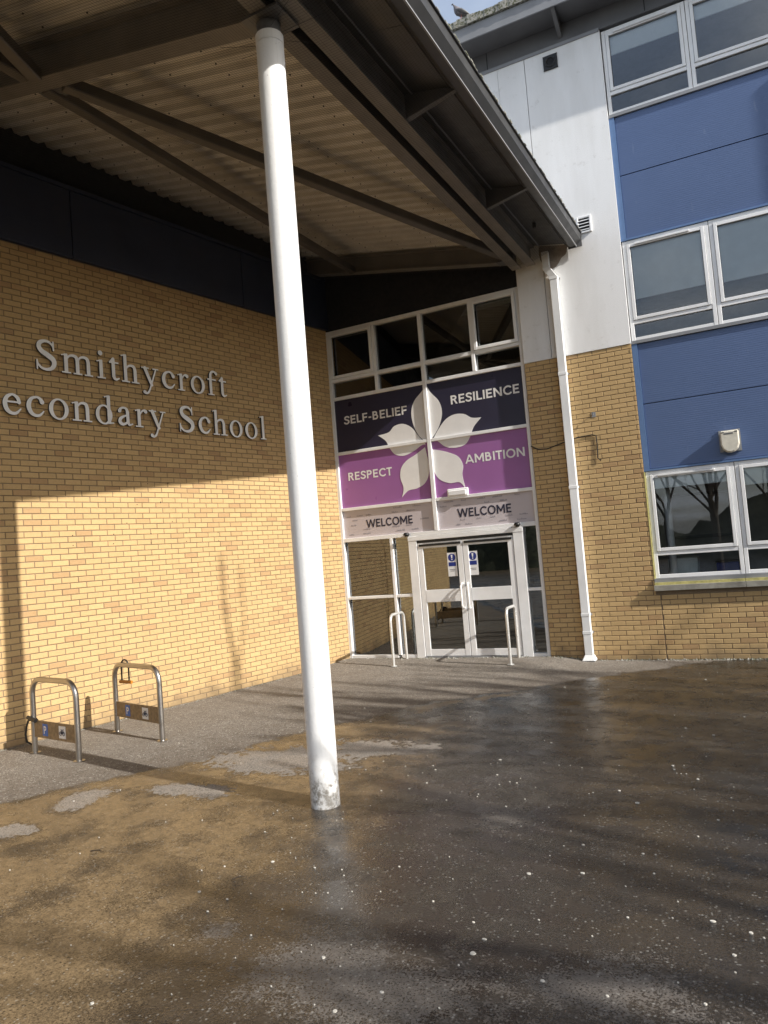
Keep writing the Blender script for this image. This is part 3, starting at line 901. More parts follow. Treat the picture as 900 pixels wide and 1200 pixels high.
box('lobby_wall', M['inner_wall'], block, -7.7, -7.6, YB + 0.4, YB + 4.98, -0.3, 6.3)
box('lobby_floor', M['inner_dark'], block, -7.6, -2.43, YB + 0.20, YB + 4.98, -0.1, 0.055)
box('lobby_gallery', M['inner_dark'], block, -7.6, -2.43, YB + 1.6, YB + 4.98, 3.5, 4.6)

# things seen through the ground floor window
tag(MB().lathe([(0.055, 0.06), (0.055, 3.05)], 16, -1.10, YB + 0.55).build('interior_pillar', M['sign_white'], smooth=True), 'slim white pillar just inside the ground floor window', 'pillar')
nb = thing('notice_board', 'dark framed notice board on the wall inside the ground floor room', 'notice board', (-0.62, YB + 1.7, 1.5))
box('board', M['inner_wall'], nb, -0.55, 0.55, 0.012, 0.04, 0.33, 1.0)
m = MB(); m.box(-.6, -.55, 0, .05, .28, 1.05); m.box(.55, .6, 0, .05, .28, 1.05); m.box(-.55, .55, .002, .05, 1.0, 1.05); m.box(-.55, .55, .002, .05, .28, .33)
m.build('board_frame', M['black'], nb)
box('partition', M['inner_wall'], block, -2.29, 0.5, YB + 1.76, YB + 1.82, 0.1, 3.0)
cb = thing('cabinet', 'pale cabinet standing behind the lower pane of the ground floor window', 'cabinet', (-0.98, YB + 0.8, 0.06))
box('cabinet_body', M['cabinet'], cb, -0.22, 0.22, 0, 0.4, 0, 1.42, 0.006)
box('cabinet_door', M['cabinet'], cb, -0.205, 0.205, -0.02, -0.002, 0.05, 1.39, 0.006)
box('handle', M['steel'], cb, 0.15, 0.17, -0.045, -0.021, 0.8, 0.95)
bn = thing('storage_box', 'dark blue storage box on a shelf behind the lower pane', 'box', (-0.33, YB + 0.7, 1.12))
box('box_body', M['notice_blue'], bn, -0.16, 0.16, 0, 0.3, 0, 0.26, 0.01)
box('lid', M['black'], bn, -0.17, 0.17, -0.01, 0.31, 0.262, 0.29, 0.006)
sh = thing('shelf', 'low dark shelf inside the ground floor window', 'shelf', (-0.2, YB + 0.65, 0.09))
box('shelf_top', M['inner_dark'], sh, -0.5, 0.6, 0, 0.45, 0.98, 1.028)
box('side_panel', M['inner_dark'], sh, -0.5, -0.46, 0.01, 0.44, 0, 0.978)
box('side_panel', M['inner_dark'], sh, 0.56, 0.6, 0.01, 0.44, 0, 0.978)

# ================================================================== ENTRANCE SCREEN
ent = thing('entrance_screen', 'white framed glazed entrance screen with printed banner panels above double doors', 'entrance', (0, 0, 0))
YF, YP = YB + 0.045, YB + 0.092    # frame front, panel front
YK = YB + 0.17
def bar(name, x0, x1, z0, z1, dy=0.0, parent=None):
    return box(name, M['white'], parent or ent, x0, x1, YF + dy, YK, z0, z1, 0.004)
XL, XR, XC = -6.80, -3.045, -4.865
ZT = 6.20
bar('jamb', XL, XL + .065, 0.05, ZT); bar('jamb', XR - .06, XR, 0.05, ZT)
bar('mullion', XC - .035, XC + .035, 2.27, ZT - .061)
for x in (-5.80, -3.92): bar('mullion', x - .03, x + .03, 4.93, ZT - .061)
def trans(z0, z1, xs, name='transom'):
    for a, b in xs: bar(name, a, b, z0, z1, 0.003)
LH, RH = (XL + .066, XC - .036), (XC + .036, XR - .061)
trans(ZT - .06, ZT, [(XL + .066, XR - .061)], 'head_frame')
Q = [(XL + .066, -5.831), (-5.769, XC - .036), (XC + .036, -3.951), (-3.889, XR - .061)]
trans(5.215, 5.275, Q); trans(4.87, 4.929, [LH, RH]); trans(3.835, 3.89, [LH, RH]); trans(2.78, 2.835, [LH, RH])
trans(2.20, 2.269, [(XL + .066, XR - .061)])
# printed panels
def panel(name, mat, a, b, z0, z1): return box(name, mat, ent, a - .003, b + .003, YP, YP + .02, z0 - .003, z1 + .003)
pn = [panel('banner_panel', M['ban_navy'], *LH, 3.89, 4.87), panel('banner_panel', M['ban_navy'], *RH, 3.89, 4.87),
      panel('banner_panel', M['ban_purple'], *LH, 2.835, 3.835), panel('banner_panel', M['ban_purple'], *RH, 2.835, 3.835),
      panel('banner_panel', M['ban_grey'], *LH, 2.269, 2.78), panel('banner_panel', M['ban_grey'], *RH, 2.269, 2.78)]
for p, l in zip(pn, ('navy banner panel reading SELF-BELIEF', 'navy banner panel reading RESILIENCE', 'purple banner panel reading RESPECT', 'purple banner panel reading AMBITION', 'pale grey banner panel reading WELCOME, left half', 'pale grey banner panel reading WELCOME, right half')): p['label'] = l
YT = YP - 0.003
sans_text('SELF-BELIEF', -6.565, -5.25, YT, 4.40, .155, M['ban_white'], pn[0])
sans_text('RESILIENCE', -4.42, -3.17, YT, 4.432, .155, M['ban_white'], pn[1])
sans_text('RESPECT', -6.57, -5.64, YT, 3.34, .15, M['ban_white'], pn[2])
sans_text('AMBITION', -4.24, -3.172, YT, 3.367, .15, M['ban_white'], pn[3])
sans_text('WELCOME', -6.26, -5.31, YT, 2.435, .147, M['ink'], pn[4])
sans_text('WELCOME', -4.465, -3.49, YT, 2.455, .15, M['ink'], pn[5])
# flower emblem: five petals
PET = [[(-4.849, 4.872), (-4.937, 4.76), (-5.101, 4.608), (-5.175, 4.414), (-5.151, 4.178), (-5.049, 3.958), (-4.90, 3.852), (-4.794, 3.921), (-4.658, 4.103), (-4.59, 4.32), (-4.63, 4.529), (-4.776, 4.717)],
       [(-5.874, 4.098), (-5.656, 4.124), (-5.533, 4.22), (-5.36, 4.236), (-5.199, 4.149), (-5.075, 3.977), (-4.946, 3.805), (-5.024, 3.801), (-5.181, 3.72), (-5.383, 3.66), (-5.55, 3.702), (-5.644, 3.809), (-5.728, 3.977)],
       [(-3.883, 4.124), (-4.051, 4.145), (-4.189, 4.231), (-4.371, 4.25), (-4.537, 4.186), (-4.686, 4.032), (-4.797, 3.881), (-4.705, 3.822), (-4.58, 3.714), (-4.398, 3.669), (-4.211, 3.703), (-4.112, 3.822), (-4.03, 3.983)],
       [(-5.49, 2.92), (-5.446, 3.085), (-5.492, 3.271), (-5.459, 3.447), (-5.335, 3.571), (-5.16, 3.65), (-4.967, 3.757), (-4.948, 3.663), (-4.923, 3.456), (-4.941, 3.256), (-5.031, 3.114), (-5.186, 3.046), (-5.356, 3.024)],
       [(-4.275, 2.948), (-4.374, 3.063), (-4.559, 3.07), (-4.738, 3.156), (-4.832, 3.318), (-4.832, 3.495), (-4.836, 3.698), (-4.719, 3.672), (-4.536, 3.608), (-4.36, 3.509), (-4.285, 3.35), (-4.311, 3.18)]]
for k, p in enumerate(PET):
    s = (0, 6) if k else (0,)
    MB().extr_xz(catmull(p, 6, sharp=s), YP - 0.0025 - 0.0004 * k, YP - 0.0005).build('petal', M['ban_white'], ent)
# small greetings printed around WELCOME: most too small to read, so only dashes of print
rr = random.Random(5)
for pi, (a, b) in ((4, LH), (5, RH)):
    m = MB()
    for row, z in enumerate((2.735, 2.66, 2.58, 2.49, 2.40, 2.32)):
        x = a + 0.05 + rr.uniform(0, .15)
        while x < b - 0.22:
            wlen = rr.uniform(.09, .19)
            inside_w = (a + .38 < x + wlen and x < a + 1.4 and 2.40 < z < 2.63)
            if not inside_w and rr.random() < 0.62:
                n = int(wlen / .018)
                for k in range(n):
                    hh = rr.choice((.014, .014, .022, .026)); xx = x + k * .018
                    m.quad((xx, YT, z), (xx + .011, YT, z), (xx + .011, YT, z + hh), (xx, YT, z + hh))
            x += wlen + rr.uniform(.06, .22)
    m.build('small_print', plain('faded_ink', (0.26, 0.24, 0.27), 0.5), pn[pi])
# glazing
def pane(a, b, z0, z1, parent=None, y=None, mat='glass_dark'):
    y = y or YB + 0.12
    return box('pane', M[mat], parent or ent, a - .006, b + .006, y, y + .006, z0 - .006, z1 + .006)
for i, (a, b) in enumerate(Q):
    pane(a, b, 4.929, 5.215)
    if i in (0, 3):
        s = MB(); w = .055; z0, z1 = 5.279, 6.136; aa, bb = a + .004, b - .004
        s.box(aa, aa + w, YF - .02, YF + .03, z0, z1); s.box(bb - w, bb, YF - .02, YF + .03, z0, z1)
        s.box(aa + w, bb - w, YF - .018, YF + .03, z0, z0 + w); s.box(aa + w, bb - w, YF - .018, YF + .03, z1 - w, z1)
        so = s.build('sash', M['white'], ent, bevel=.004)
        pane(aa + w, bb - w, z0 + w, z1 - w, so)
    else:
        pane(a, b, 5.275, ZT - .06)
        box('bead', M['white'], ent, a, b, YB + .10, YB + .118, 5.276, 5.30)
    box('blind', M['blind'], ent, a + .02, b - .02, YB + .18, YB + .184, 5.97 if i in (1, 2) else 6.0, 6.19)
# side lights
DL, DR = -5.42, -3.33              # door frame outer edges
bar('mullion', -5.79, -5.735, 0.11, 2.199)
bar('door_post', DL, DL + .16, 0.05, 2.199, -0.008); bar('door_post', DR - .17, DR, 0.05, 2.199, -0.008)
S = [(XL + .066, -5.791), (-5.734, DL - .001), (DR + .001, XR - .061)]
trans(1.135, 1.185, S); trans(0.05, 0.11, S, 'sill_frame')
for a, b in S:
    pane(a, b, .11, 1.135); pane(a, b, 1.185, 2.20)
box('door_head', M['white'], ent, DL - .004, DR + .004, YF - .014, YK, 2.118, 2.195, 0.004)
box('door_track', M['black'], ent, DL + .165, DR - .175, YF - .006, YF + .05, 2.078, 2.116)
YD = YF + 0.0
DC = -4.41
for a, b, side in ((DL + .17, DC - .006, 1), (DC + .006, DR - .18, -1)):
    m = MB(); st = .095; y0, y1 = YD, YD + .045
    m.box(a, a + st, y0, y1, .085, 2.07); m.box(b - st, b, y0, y1, .085, 2.07)
    m.box(a + st, b - st, y0 + .003, y1, .085, .20); m.box(a + st, b - st, y0 + .003, y1, 1.97, 2.07)
    m.box(a + st, b - st, y0 - .002, y1, 1.02, 1.235)
    d = m.build('door', M['white'], ent, bevel=.003)
    pane(a + st, b - st, .20, 1.02, d, YD + .02); pane(a + st, b - st, 1.235, 1.97, d, YD + .02)
    box('closer', M['black'], d, a + .03, b - .02, YD - .014, YD - .002, 2.005, 2.045)
    hx = (b - .045) if side == 1 else (a + .045)
    MB().tube([(hx, YD - .003, .90), (hx, YD - .05, .90), (hx - side * .012, YD - .07, .94), (hx - side * .012, YD - .07, 1.28), (hx, YD - .05, 1.32), (hx, YD - .003, 1.32)], 0.017, 8).build('handle', M['white'], d, smooth=True)
    # notice: white sheet, blue mandatory disc with exclamation mark, blue band
    nx0 = (b - st - .20) if side == 1 else (a + st - .02); nz0, nz1 = 1.45, 1.86; yn = YD + .016
    nt = box('notice', M['sign_white'], d, nx0, nx0 + .17, yn, yn + .003, nz0, nz1)
    cx, cz = nx0 + .085, nz1 - .085
    MB().extr_xz([(cx + .068 * math.cos(w), cz + .068 * math.sin(w)) for w in np.linspace(0, 2 * math.pi, 24, False)], yn - .0015, yn - .0003).build('disc', M['notice_blue'], nt)
    e = MB(); e.extr_xz([(cx - .016, cz + .048), (cx - .009, cz - .015), (cx + .009, cz - .015), (cx + .016, cz + .048)], yn - .003, yn - .0016)
    e.extr_xz([(cx + .011 * math.cos(w), cz - .036 + .011 * math.sin(w)) for w in np.linspace(0, 2 * math.pi, 10, False)], yn - .003, yn - .0016)
    e.build('exclamation_mark', M['sign_white'], nt)
    box('blue_band', M['notice_blue'], nt, nx0 + .018, nx0 + .152, yn - .0015, yn - .0003, nz1 - .235, nz1 - .165)
    l = MB()
    for k, (q0, q1, zz) in enumerate(((.03, .14, nz1 - .30), (.045, .125, nz1 - .325))):
        x = nx0 + q0
        while x < nx0 + q1:
            l.quad((x, yn - .001, zz), (x + .006, yn - .001, zz), (x + .006, yn - .001, zz + .012), (x, yn - .001, zz + .012)); x += .011
    l.build('small_print', M['ink'], nt)
box('threshold', M['grey_light'], ent, DL + .16, DR - .17, YF - .03, YK, .05, .078)
# dark cladding spandrel above the screen
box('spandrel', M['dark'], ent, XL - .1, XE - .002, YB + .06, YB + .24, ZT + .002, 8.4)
# paper in the side light
tag(box('paper_notice', M['sign_white'], None, -3.24, -3.10, YB + .128, YB + .130, 1.21, 1.31), 'small white paper propped behind narrow side light right of doors', 'paper')

# ================================================================== CANOPY
CX, CY = -3.17, 4.97
can = thing('canopy', 'large mono-pitch entrance canopy with ribbed deck, grey beams and gutter', 'canopy', (CX, CY, 0), R(-1.4))
SL = 0.199
def zd(lx): return 6.83 - SL * lx
Y0, Y1 = -6.5, 6.88
# ribbed deck: trapezoid profile running down the slope
mb = MB(); prof = []
yy = Y0
while yy < Y1:
    prof += [(yy, 0), (yy + .095, 0), (yy + .125, .055), (yy + .185, .055)]
    yy += .215
base = 0
xa, xb = -6.3, 0.86
for (p, h) in prof:
    mb.v += [(xa, p, zd(xa) + h), (xb, p, zd(xb) + h)]
for i in range(len(prof) - 1):
    mb.f.append((2 * i, 2 * i + 1, 2 * i + 3, 2 * i + 2))
mb.build('ribbed_deck', M['deck'], can)
mb = MB()
mb.hexa([(xa, Y0, zd(xa) + .10), (1.0, Y0, zd(1.0) + .10), (1.0, Y1, zd(1.0) + .10), (xa, Y1, zd(xa) + .10),
         (xa, Y0, zd(xa) + .16), (1.0, Y0, zd(1.0) + .16), (1.0, Y1, zd(1.0) + .16), (xa, Y1, zd(xa) + .16)])
mb.build('roof_sheet', M['grey_light'], can)
# screw heads on the deck crowns
mb = MB(); rr = random.Random(3)
yy = Y0 + .047
while yy < Y1:
    for lx in np.arange(-5.6, 0.0, 0.62):
        z = zd(lx) - .001; y_ = yy + rr.uniform(-.012, .012); r_ = .007
        mb.box(lx - r_, lx + r_, y_ - r_, y_ + r_, z - .010, z)
    yy += .215
o = mb.build('deck_screws', M['inner_dark'], can); o['kind'] = 'stuff'
# twin edge beams with a dark slot between
def ibeam_y(name, x0, x1, zb, ztop, mat):
    m = MB(); w = 0.02; xm = (x0 + x1) / 2
    m.box(x0, x1, Y0, 6.74, zb, zb + w); m.box(x0, x1, Y0, 6.74, ztop - w, ztop)
    m.box(xm - .008, xm + .008, Y0, 6.74, zb + w, ztop - w)
    return m.build(name, mat, can)
ibeam_y('edge_beam', -.06, .095, 6.43, 6.78, M['beam'])
ibeam_y('edge_beam', .185, .335, 6.435, 6.74, M['beam'])
box('slot_shade', M['dark'], can, .07, .21, Y0, 6.74, 6.60, 6.615)  # near-black sheet that paints the shade inside the slot
# cross rafters following the slope
def rafter(yc, zb0, depth, fw, mat=M['beam']):
    m = MB(); x0, x1 = -6.2, -.062
    def sl(a, b, z0, z1):
        q = lambda x, y, z: (x, y, z - SL * x)
        m.hexa([q(x0, a, z0), q(x1, a, z0), q(x1, b, z0), q(x0, b, z0), q(x0, a, z1), q(x1, a, z1), q(x1, b, z1), q(x0, b, z1)])
    sl(yc - fw / 2, yc + fw / 2, zb0, zb0 + .022); sl(yc - fw / 2, yc + fw / 2, zb0 + depth - .022, zb0 + depth)
    sl(yc - .009, yc + .009, zb0 + .022, zb0 + depth - .022)
    return m.build('rafter', mat, can)
rafter(-0.02, 6.40, 0.40, .20)
rafter(6.62, 6.50, 0.31, .16)
rafter(-6.3, 6.40, 0.40, .20)
# tubular bracing below the deck
def tubep(name, pts, r):
    a, b = Vector(pts[0]), Vector(pts[1]); d = (b - a).normalized(); sdir = d.cross(Vector((0, 0, 1))).normalized(); up = sdir.cross(d)
    w_, h_ = sdir * r * 1.05, up * r * 1.05
    return MB().hexa([a - w_ - h_, a + w_ - h_, b + w_ - h_, b - w_ - h_, a - w_ + h_, a + w_ + h_, b + w_ + h_, b - w_ + h_]).build(name, M['brace'], can, bevel=.012)
tubep('brace', [(-2.62, .10, 6.97), (0.02, 6.42, 6.52)], .062)
tubep('purlin_tube', [(-2.90, .10, 7.04), (-2.96, 6.55, 7.12)], .058)
tubep('purlin_tube', [(-2.90, -6.2, 7.0), (-2.90, -.12, 7.03)], .058)
tubep('brace', [(-.1, -6.2, 6.52), (-2.75, -.12, 6.97)], .062)
for x, y in ((-2.66, .14), (-2.90, .14), (-2.9, -.16), (-.08, 6.36)):
    z = 6.44 - SL * x
    box('gusset', M['grey'], can, x - .10, x + .10, y - .10, y + .10, z - .012, z - .002)
# soffit, outriggers, gutter
mb = MB()
for a, b in np.column_stack([np.arange(-6.5, 6.5, 2.47), np.arange(-6.5, 6.5, 2.47) + 2.464]):
    b = min(b, 6.70)
    MB().hexa([(.336, a, 6.735), (.86, a, 6.625), (.86, b, 6.625), (.336, b, 6.735), (.336, a, 6.75), (.86, a, 6.64), (.86, b, 6.64), (.336, b, 6.75)]).build('soffit_panel', M['gutter'], can)
box('soffit_trim', M['grey_light'], can, .42, .435, Y0, 6.70, 6.695, 6.712)
for y in (-5.4, -2.95, -.48, 1.98, 4.45):
    MB().hexa([(.336, y - .04, 6.46), (.90, y - .03, 6.575), (.90, y + .03, 6.575), (.336, y + .04, 6.46),
               (.336, y - .04, 6.733), (.90, y - .03, 6.612), (.90, y + .03, 6.612), (.336, y + .04, 6.733)]).build('outrigger', M['grey'], can, bevel=.004)
    cl_ = MB()
    for dy in (-.05, .05):
        cl_.tube([(.985, y + dy, 6.63), (1.06, y + dy, 6.70), (1.05, y + dy, 6.78)], .008, 6)
    cl_.build('gutter_clip', M['steel_white'], can)
gsec = [(.862, 6.66), (.862, 6.60), (.90, 6.575), (1.0, 6.58), (1.075, 6.66), (1.085, 6.765), (1.105, 6.765), (1.105, 6.775), (1.075, 6.775), (1.063, 6.67), (.995, 6.592), (.905, 6.587), (.874, 6.606), (.874, 6.66)]
gm = MB(); n = len(gsec)
gy0, gy1 = Y0, 6.78
gm.v = [(x, gy0, z) for x, z in gsec] + [(x, gy1, z) for x, z in gsec]
gm.f = [tuple(range(n)), tuple(range(2 * n - 1, n - 1, -1))] + [(i, (i + 1) % n, n + (i + 1) % n, n + i) for i in range(n)]
gut = gm.build('gutter', M['gutter'], can)
box('gutter_bead', M['grey_light'], gut, .995, 1.012, Y0, 6.78, 6.562, 6.578)
box('shadow_gap', M['dark'], can, .842, .861, Y0, 6.7, 6.605, 6.626)
mm = MB(); ys = np.arange(Y0, 6.75, 0.07)
for i in range(len(ys) - 1):
    h = .008 + .022 * max(0, rr.random() - .25)
    mm.box(1.064, 1.10 + rr.uniform(-.006, .012), ys[i], ys[i + 1] - .0005, 6.776, 6.776 + h)
mm.build('moss_edge', M['moss'], gut)
box('gutter_end', M['grey'], gut, .87, 1.09, 6.781, 6.80, 6.56, 6.79)
MB().tube([(.62, 5.75, 6.60), (.62, 5.75, 6.69)], .028, 10).build('soffit_sensor', M['black'], can)
# column
colm = MB().lathe([(.115, -.05), (.115, .6), (.115, 1.6), (.115, 2.6), (.115, 3.6), (.115, 4.6), (.115, 5.6), (.115, 6.22)], 40).build('column', M['column'], can, smooth=True)
MB().lathe([(.117, 6.222), (.117, 6.30)], 40).build('column_collar', M['column'], colm, smooth=True)
box('cap_plate', M['grey'], colm, -.16, .20, -.16, .16, 6.405, 6.429)
MB().lathe([(.10, 6.301), (.10, 6.404)], 20).build('column_head', M['grey'], colm, smooth=True)
rr = random.Random(9)

# bird netting stretched under the beams (cords too fine to count)
nm = MB()
def cord(p, q, r=.0011):
    n = max(1, int((Vector(q) - Vector(p)).length / 0.45)); p_, q_ = Vector(p), Vector(q)
    for k in range(n): nm.tube([p_.lerp(q_, k / n), p_.lerp(q_, (k + 1) / n)], r, 3, caps=False)
xs_ = np.arange(-6.0, .30, .03)
zn = lambda x: (6.385 - SL * min(x, 0.0)) if x < 0 else 6.40
for x in xs_: cord((x, -4.5, zn(x)), (x, 6.5, zn(x)))
for y in np.arange(-4.5, 6.5, .03):
    cord((-6.0, y, zn(-6.0) + .002), (-.0, y, zn(-.0) + .002)); cord((0, y, 6.402), (.34, y, 6.402)); cord((.34, y, 6.402), (.90, y, 6.56))
for x in np.arange(.34, .91, .03): cord((x, -4.5, 6.40 + (x - .34) * .286), (x, 6.5, 6.40 + (x - .34) * .286))
for k in range(5):
    a = rr.uniform(0, 6.28); cord((.14 * math.cos(a), .14 * math.sin(a), 6.30), (.5 * math.cos(a + .3), .4 * math.sin(a + .3), 6.40), .0022)
net = nm.build('bird_netting', M['net'], None)
net.location = (CX, CY, 0); net.rotation_euler = (0, 0, R(-1.4))
tag(net, 'fine black bird netting stretched under the canopy deck near the column', 'netting', kind='stuff')

# ================================================================== FIXTURES ON THE MAIN WALL
dp = thing('downpipe', 'tall white square rainwater downpipe beside the entrance', 'downpipe', (-2.405, YB - 0.0725, 0.0))
w = .062
def sq(m, p, q, w=w):
    m.hexa([(p[0] - w, p[1] - w * .8, p[2]), (p[0] + w, p[1] - w * .8, p[2]), (p[0] + w, p[1] + w * .8, p[2]), (p[0] - w, p[1] + w * .8, p[2]),
            (q[0] - w, q[1] - w * .8, q[2]), (q[0] + w, q[1] - w * .8, q[2]), (q[0] + w, q[1] + w * .8, q[2]), (q[0] - w, q[1] + w * .8, q[2])])
m = MB(); sq(m, (0, 0, .10), (0, 0, 6.16)); m.build('pipe', M['pipe'], dp, bevel=.006)
m = MB(); sq(m, (0.0, 0, 6.162), (-.10, -.02, 6.33), .064); m.build('offset_bend', M['pipe'], dp, bevel=.006)
m = MB(); sq(m, (-.10, -.02, 6.332), (-.10, -.02, 6.60), .055); m.build('outlet', M['pipe'], dp, bevel=.006)
for z in (.42, .70, 2.72, 4.55, 6.12):
    m = MB(); sq(m, (0, 0, z), (0, 0, z + .05), .068); m.build('socket', M['pipe'], dp, bevel=.004)
    box('pipe_clip', M['grey_light'], dp, -.085, .085, .0535, .0700, z + .01, z + .04)
m = MB(); m.hexa([(-.11, -.12, .012), (.11, -.12, .012), (.11, .06, .012), (-.11, .06, .012), (-.07, -.056, .099), (.07, -.056, .099), (.07, .054, .099), (-.07, .054, .099)])
m.build('shoe', M['pipe'], dp, bevel=.012)

al = thing('alarm_box', 'cream round-bottomed alarm box on the blue panel above the window', 'alarm box', (-0.107, YB + 0.045, 3.0))
box('backplate', M['grey_light'], al, -.145, .145, -.02, -.001, .02, .34)
pts = [(-.125, .32), (-.125, .12), (-.10, .05), (-.05, .008), (0, -.004), (.05, .008), (.10, .05), (.125, .12), (.125, .32)]
MB().extr_xz(pts, -.125, -.021).build('case', M['box_cream'], al, bevel=.018)
box('label_strip', M['grey'], al, -.07, .05, -.1275, -.1253, .265, .285)
for x in (-.09, .09): box('strobe_slot', M['black'], al, x - .02, x + .02, -.1275, -.1253, .29, .305)

vg = thing('vent_grille', 'small white louvred vent grille on the white render', 'vent', (-1.86, YB - 0.012, 6.91))
m = MB(); m.box(-.115, -.085, -.03, -.001, -.135, .135); m.box(.085, .115, -.03, -.001, -.135, .135); m.box(-.085, .085, -.028, -.001, .105, .135); m.box(-.085, .085, -.028, -.001, -.135, -.105)
m.build('frame', M['white'], vg, bevel=.004)
box('backing', M['dark'], vg, -.085, .085, -.005, -.001, -.105, .105)
for z in (-.075, -.025, .025, .075):
    MB().hexa([(-.084, -.034, z - .02), (.084, -.034, z - .02), (.084, -.006, z), (-.084, -.006, z), (-.084, -.034, z - .014), (.084, -.034, z - .014), (.084, -.006, z + .006), (-.084, -.006, z + .006)]).build('louvre', M['white'], vg)

ex = thing('extractor_vent', 'black square extractor vent high on the white render', 'vent', (-2.14, YB - 0.012, 9.72))
m = MB(); m.extr_xz(catmull([(-.10, -.12), (.10, -.12), (.115, -.10), (.115, .10), (.10, .12), (-.10, .12), (-.115, .10), (-.115, -.10)], 2), -.025, -.001); m.build('plate', M['black'], ex, bevel=.005)
ring = MB(); ring.tube([(.075 * math.cos(a), -.03, .075 * math.sin(a)) for a in np.linspace(0, 2 * math.pi, 20, False)], .015, 6, closed=True); ring.build('ring', M['black'], ex, smooth=True)
MB().extr_xz([(.06 * math.cos(a), .06 * math.sin(a)) for a in np.linspace(0, 2 * math.pi, 16, False)], -.028, -.0251).build('opening', M['dark'], ex)

cbm = MB(); cbm.tube([(-3.045, YB - .008, 3.50), (-2.93, YB - .008, 3.43), (-2.78, YB - .008, 3.42), (-2.62, YB - .009, 3.46), (-2.44, YB - .02, 3.50), (-2.28, YB - .02, 3.535), (-2.05, YB - .012, 3.545), (-1.995, YB - .012, 3.52), (-1.99, YB - .012, 3.36), (-2.0, YB - .014, 3.17), (-1.96, YB - .02, 3.12), (-1.95, YB - .025, 3.15)], .0085, 6)
tag(cbm.build('loose_cable', M['black'], smooth=True), 'thin dark cable sagging across the brick pier and hanging right of downpipe', 'cable')
bk = thing('cable_bracket', 'small metal bracket on brick wall above the hanging cable', 'bracket', (-2.0, YB, 3.86))
box('bracket_plate', M['grey_light'], bk, -.03, .03, -.008, -.001, -.04, .04)
MB().tube([(0, -.008, .01), (0, -.05, .02), (0, -.06, -.02)], .008, 6).build('hook', M['grey'], bk)

lt = thing('bulkhead_light', 'white bulkhead light fixed low on the AMBITION panel', 'light fitting', (-4.41, YP, 2.885))
box('casing', M['white'], lt, -.19, .19, -.055, -.001, -.075, .075, .012)
box('diffuser', M['sign_white'], lt, -.165, .165, -.085, -.056, -.05, .045, .014)
for i, x in enumerate((-5.43, -3.40)):
    s = thing('door_sensor', ('black dome sensor at the left end of door head', 'black dome sensor at the right end of door head')[i], 'sensor', (x, YF - .03, 2.205), group='sensors over the doors')
    box('mount', M['black'], s, -.03, .03, -.02, .04, 0, .02, .004)
    MB().lathe([(.052, .021), (.056, .035), (.05, .055), (.03, .07)], 16, 0, -.01).build('dome', M['black'], s, smooth=True)

# ================================================================== CYCLE STANDS AND DOOR RAILS
def hoop_pts(L, H, r=.17, n=7):
    p = [(0, 0, -.02), (0, 0, H * .5), (0, 0, H - r)]
    for k in range(1, n + 1):
        a = math.pi / 2 * k / n; p.append((r - r * math.cos(a), 0, H - r + r * math.sin(a)))
    p += [(L / 2, 0, H)]
    for k in range(0, n + 1):
        a = math.pi / 2 * k / n; p.append((L - r + r * math.sin(a), 0, H - r + r * math.cos(a)))
    p += [(L, 0, H * .5), (L, 0, -.02)]
    return p
def arrow(v): return math.atan2(v[1], v[0])
def bike_sign(parent, x, z, s, y):
    b = box('bicycle_sign', M['sign_white'], parent, x - s, x + s, y, y + .003, z - s, z + s)
    m = MB()
    for cx in (-.48, .48):
        m.tube([(x + cx * s + .30 * s * math.cos(a), y - .002, z - .2 * s + .30 * s * math.sin(a)) for a in np.linspace(0, 2 * math.pi, 14, False)], .0035, 4, closed=True)
    P = lambda u, v: (x + u * s, y - .002, z + v * s)
    for a, b_ in (((-.48, -.2), (-.15, .3)), ((-.15, .3), (.35, .3)), ((.35, .3), (.0, -.2)), ((.0, -.2), (-.48, -.2)), ((.0, -.2), (-.2, .42)), ((.48, -.2), (.3, .5)), ((.3, .5), (.5, .5)), ((-.32, .44), (-.1, .44))):
        m.tube([P(*a), P(*b_)], .0035, 4)
    m.build('bicycle_symbol', M['ink'], b)
def p_sign(parent, x, z, s, y):
    b = box('parking_sign', M['sign_blue'], parent, x - s * .8, x + s * .8, y, y + .003, z - s, z + s)
    put_text('P', x - s * .38, x + s * .42, y - .002, z - s * .62, s * 1.25, M['sign_white'], b, bold=.02)
def cycle_stand(label, a, b, H, panel_z):
    a = Vector((*a, 0)); b = Vector((*b, 0)); L = (b - a).length
    t_ = thing('cycle_stand', label, 'cycle stand', a, arrow(b - a), group='cycle stands by the side wall')
    MB().tube(hoop_pts(L, H), .031, 16).build('hoop', M['steel'], t_, smooth=True)
    pp = box('panel', M['panel_brown'], t_, .032, L - .032, -.014, .010, panel_z, panel_z + .185, .003)
    p_sign(pp, L * .30, panel_z + .095, .066, -.0175)
    bike_sign(pp, L * .69, panel_z + .095, .066, -.0175)
    for x in (0, L):
        MB().lathe([(.06, .001), (.06, .007), (.05, .010)], 18, x, 0).build('base_flange', M['steel'], t_, smooth=True)
    return t_
st1 = cycle_stand('steel cycle stand nearer the camera, half in the column shadow', (-7.44, 5.68), (-6.55, 5.52), .83, .185)
st2 = cycle_stand('steel cycle stand further along the wall, with orange lock on top', (-7.21, 6.67), (-6.21, 6.39), .83, .19)
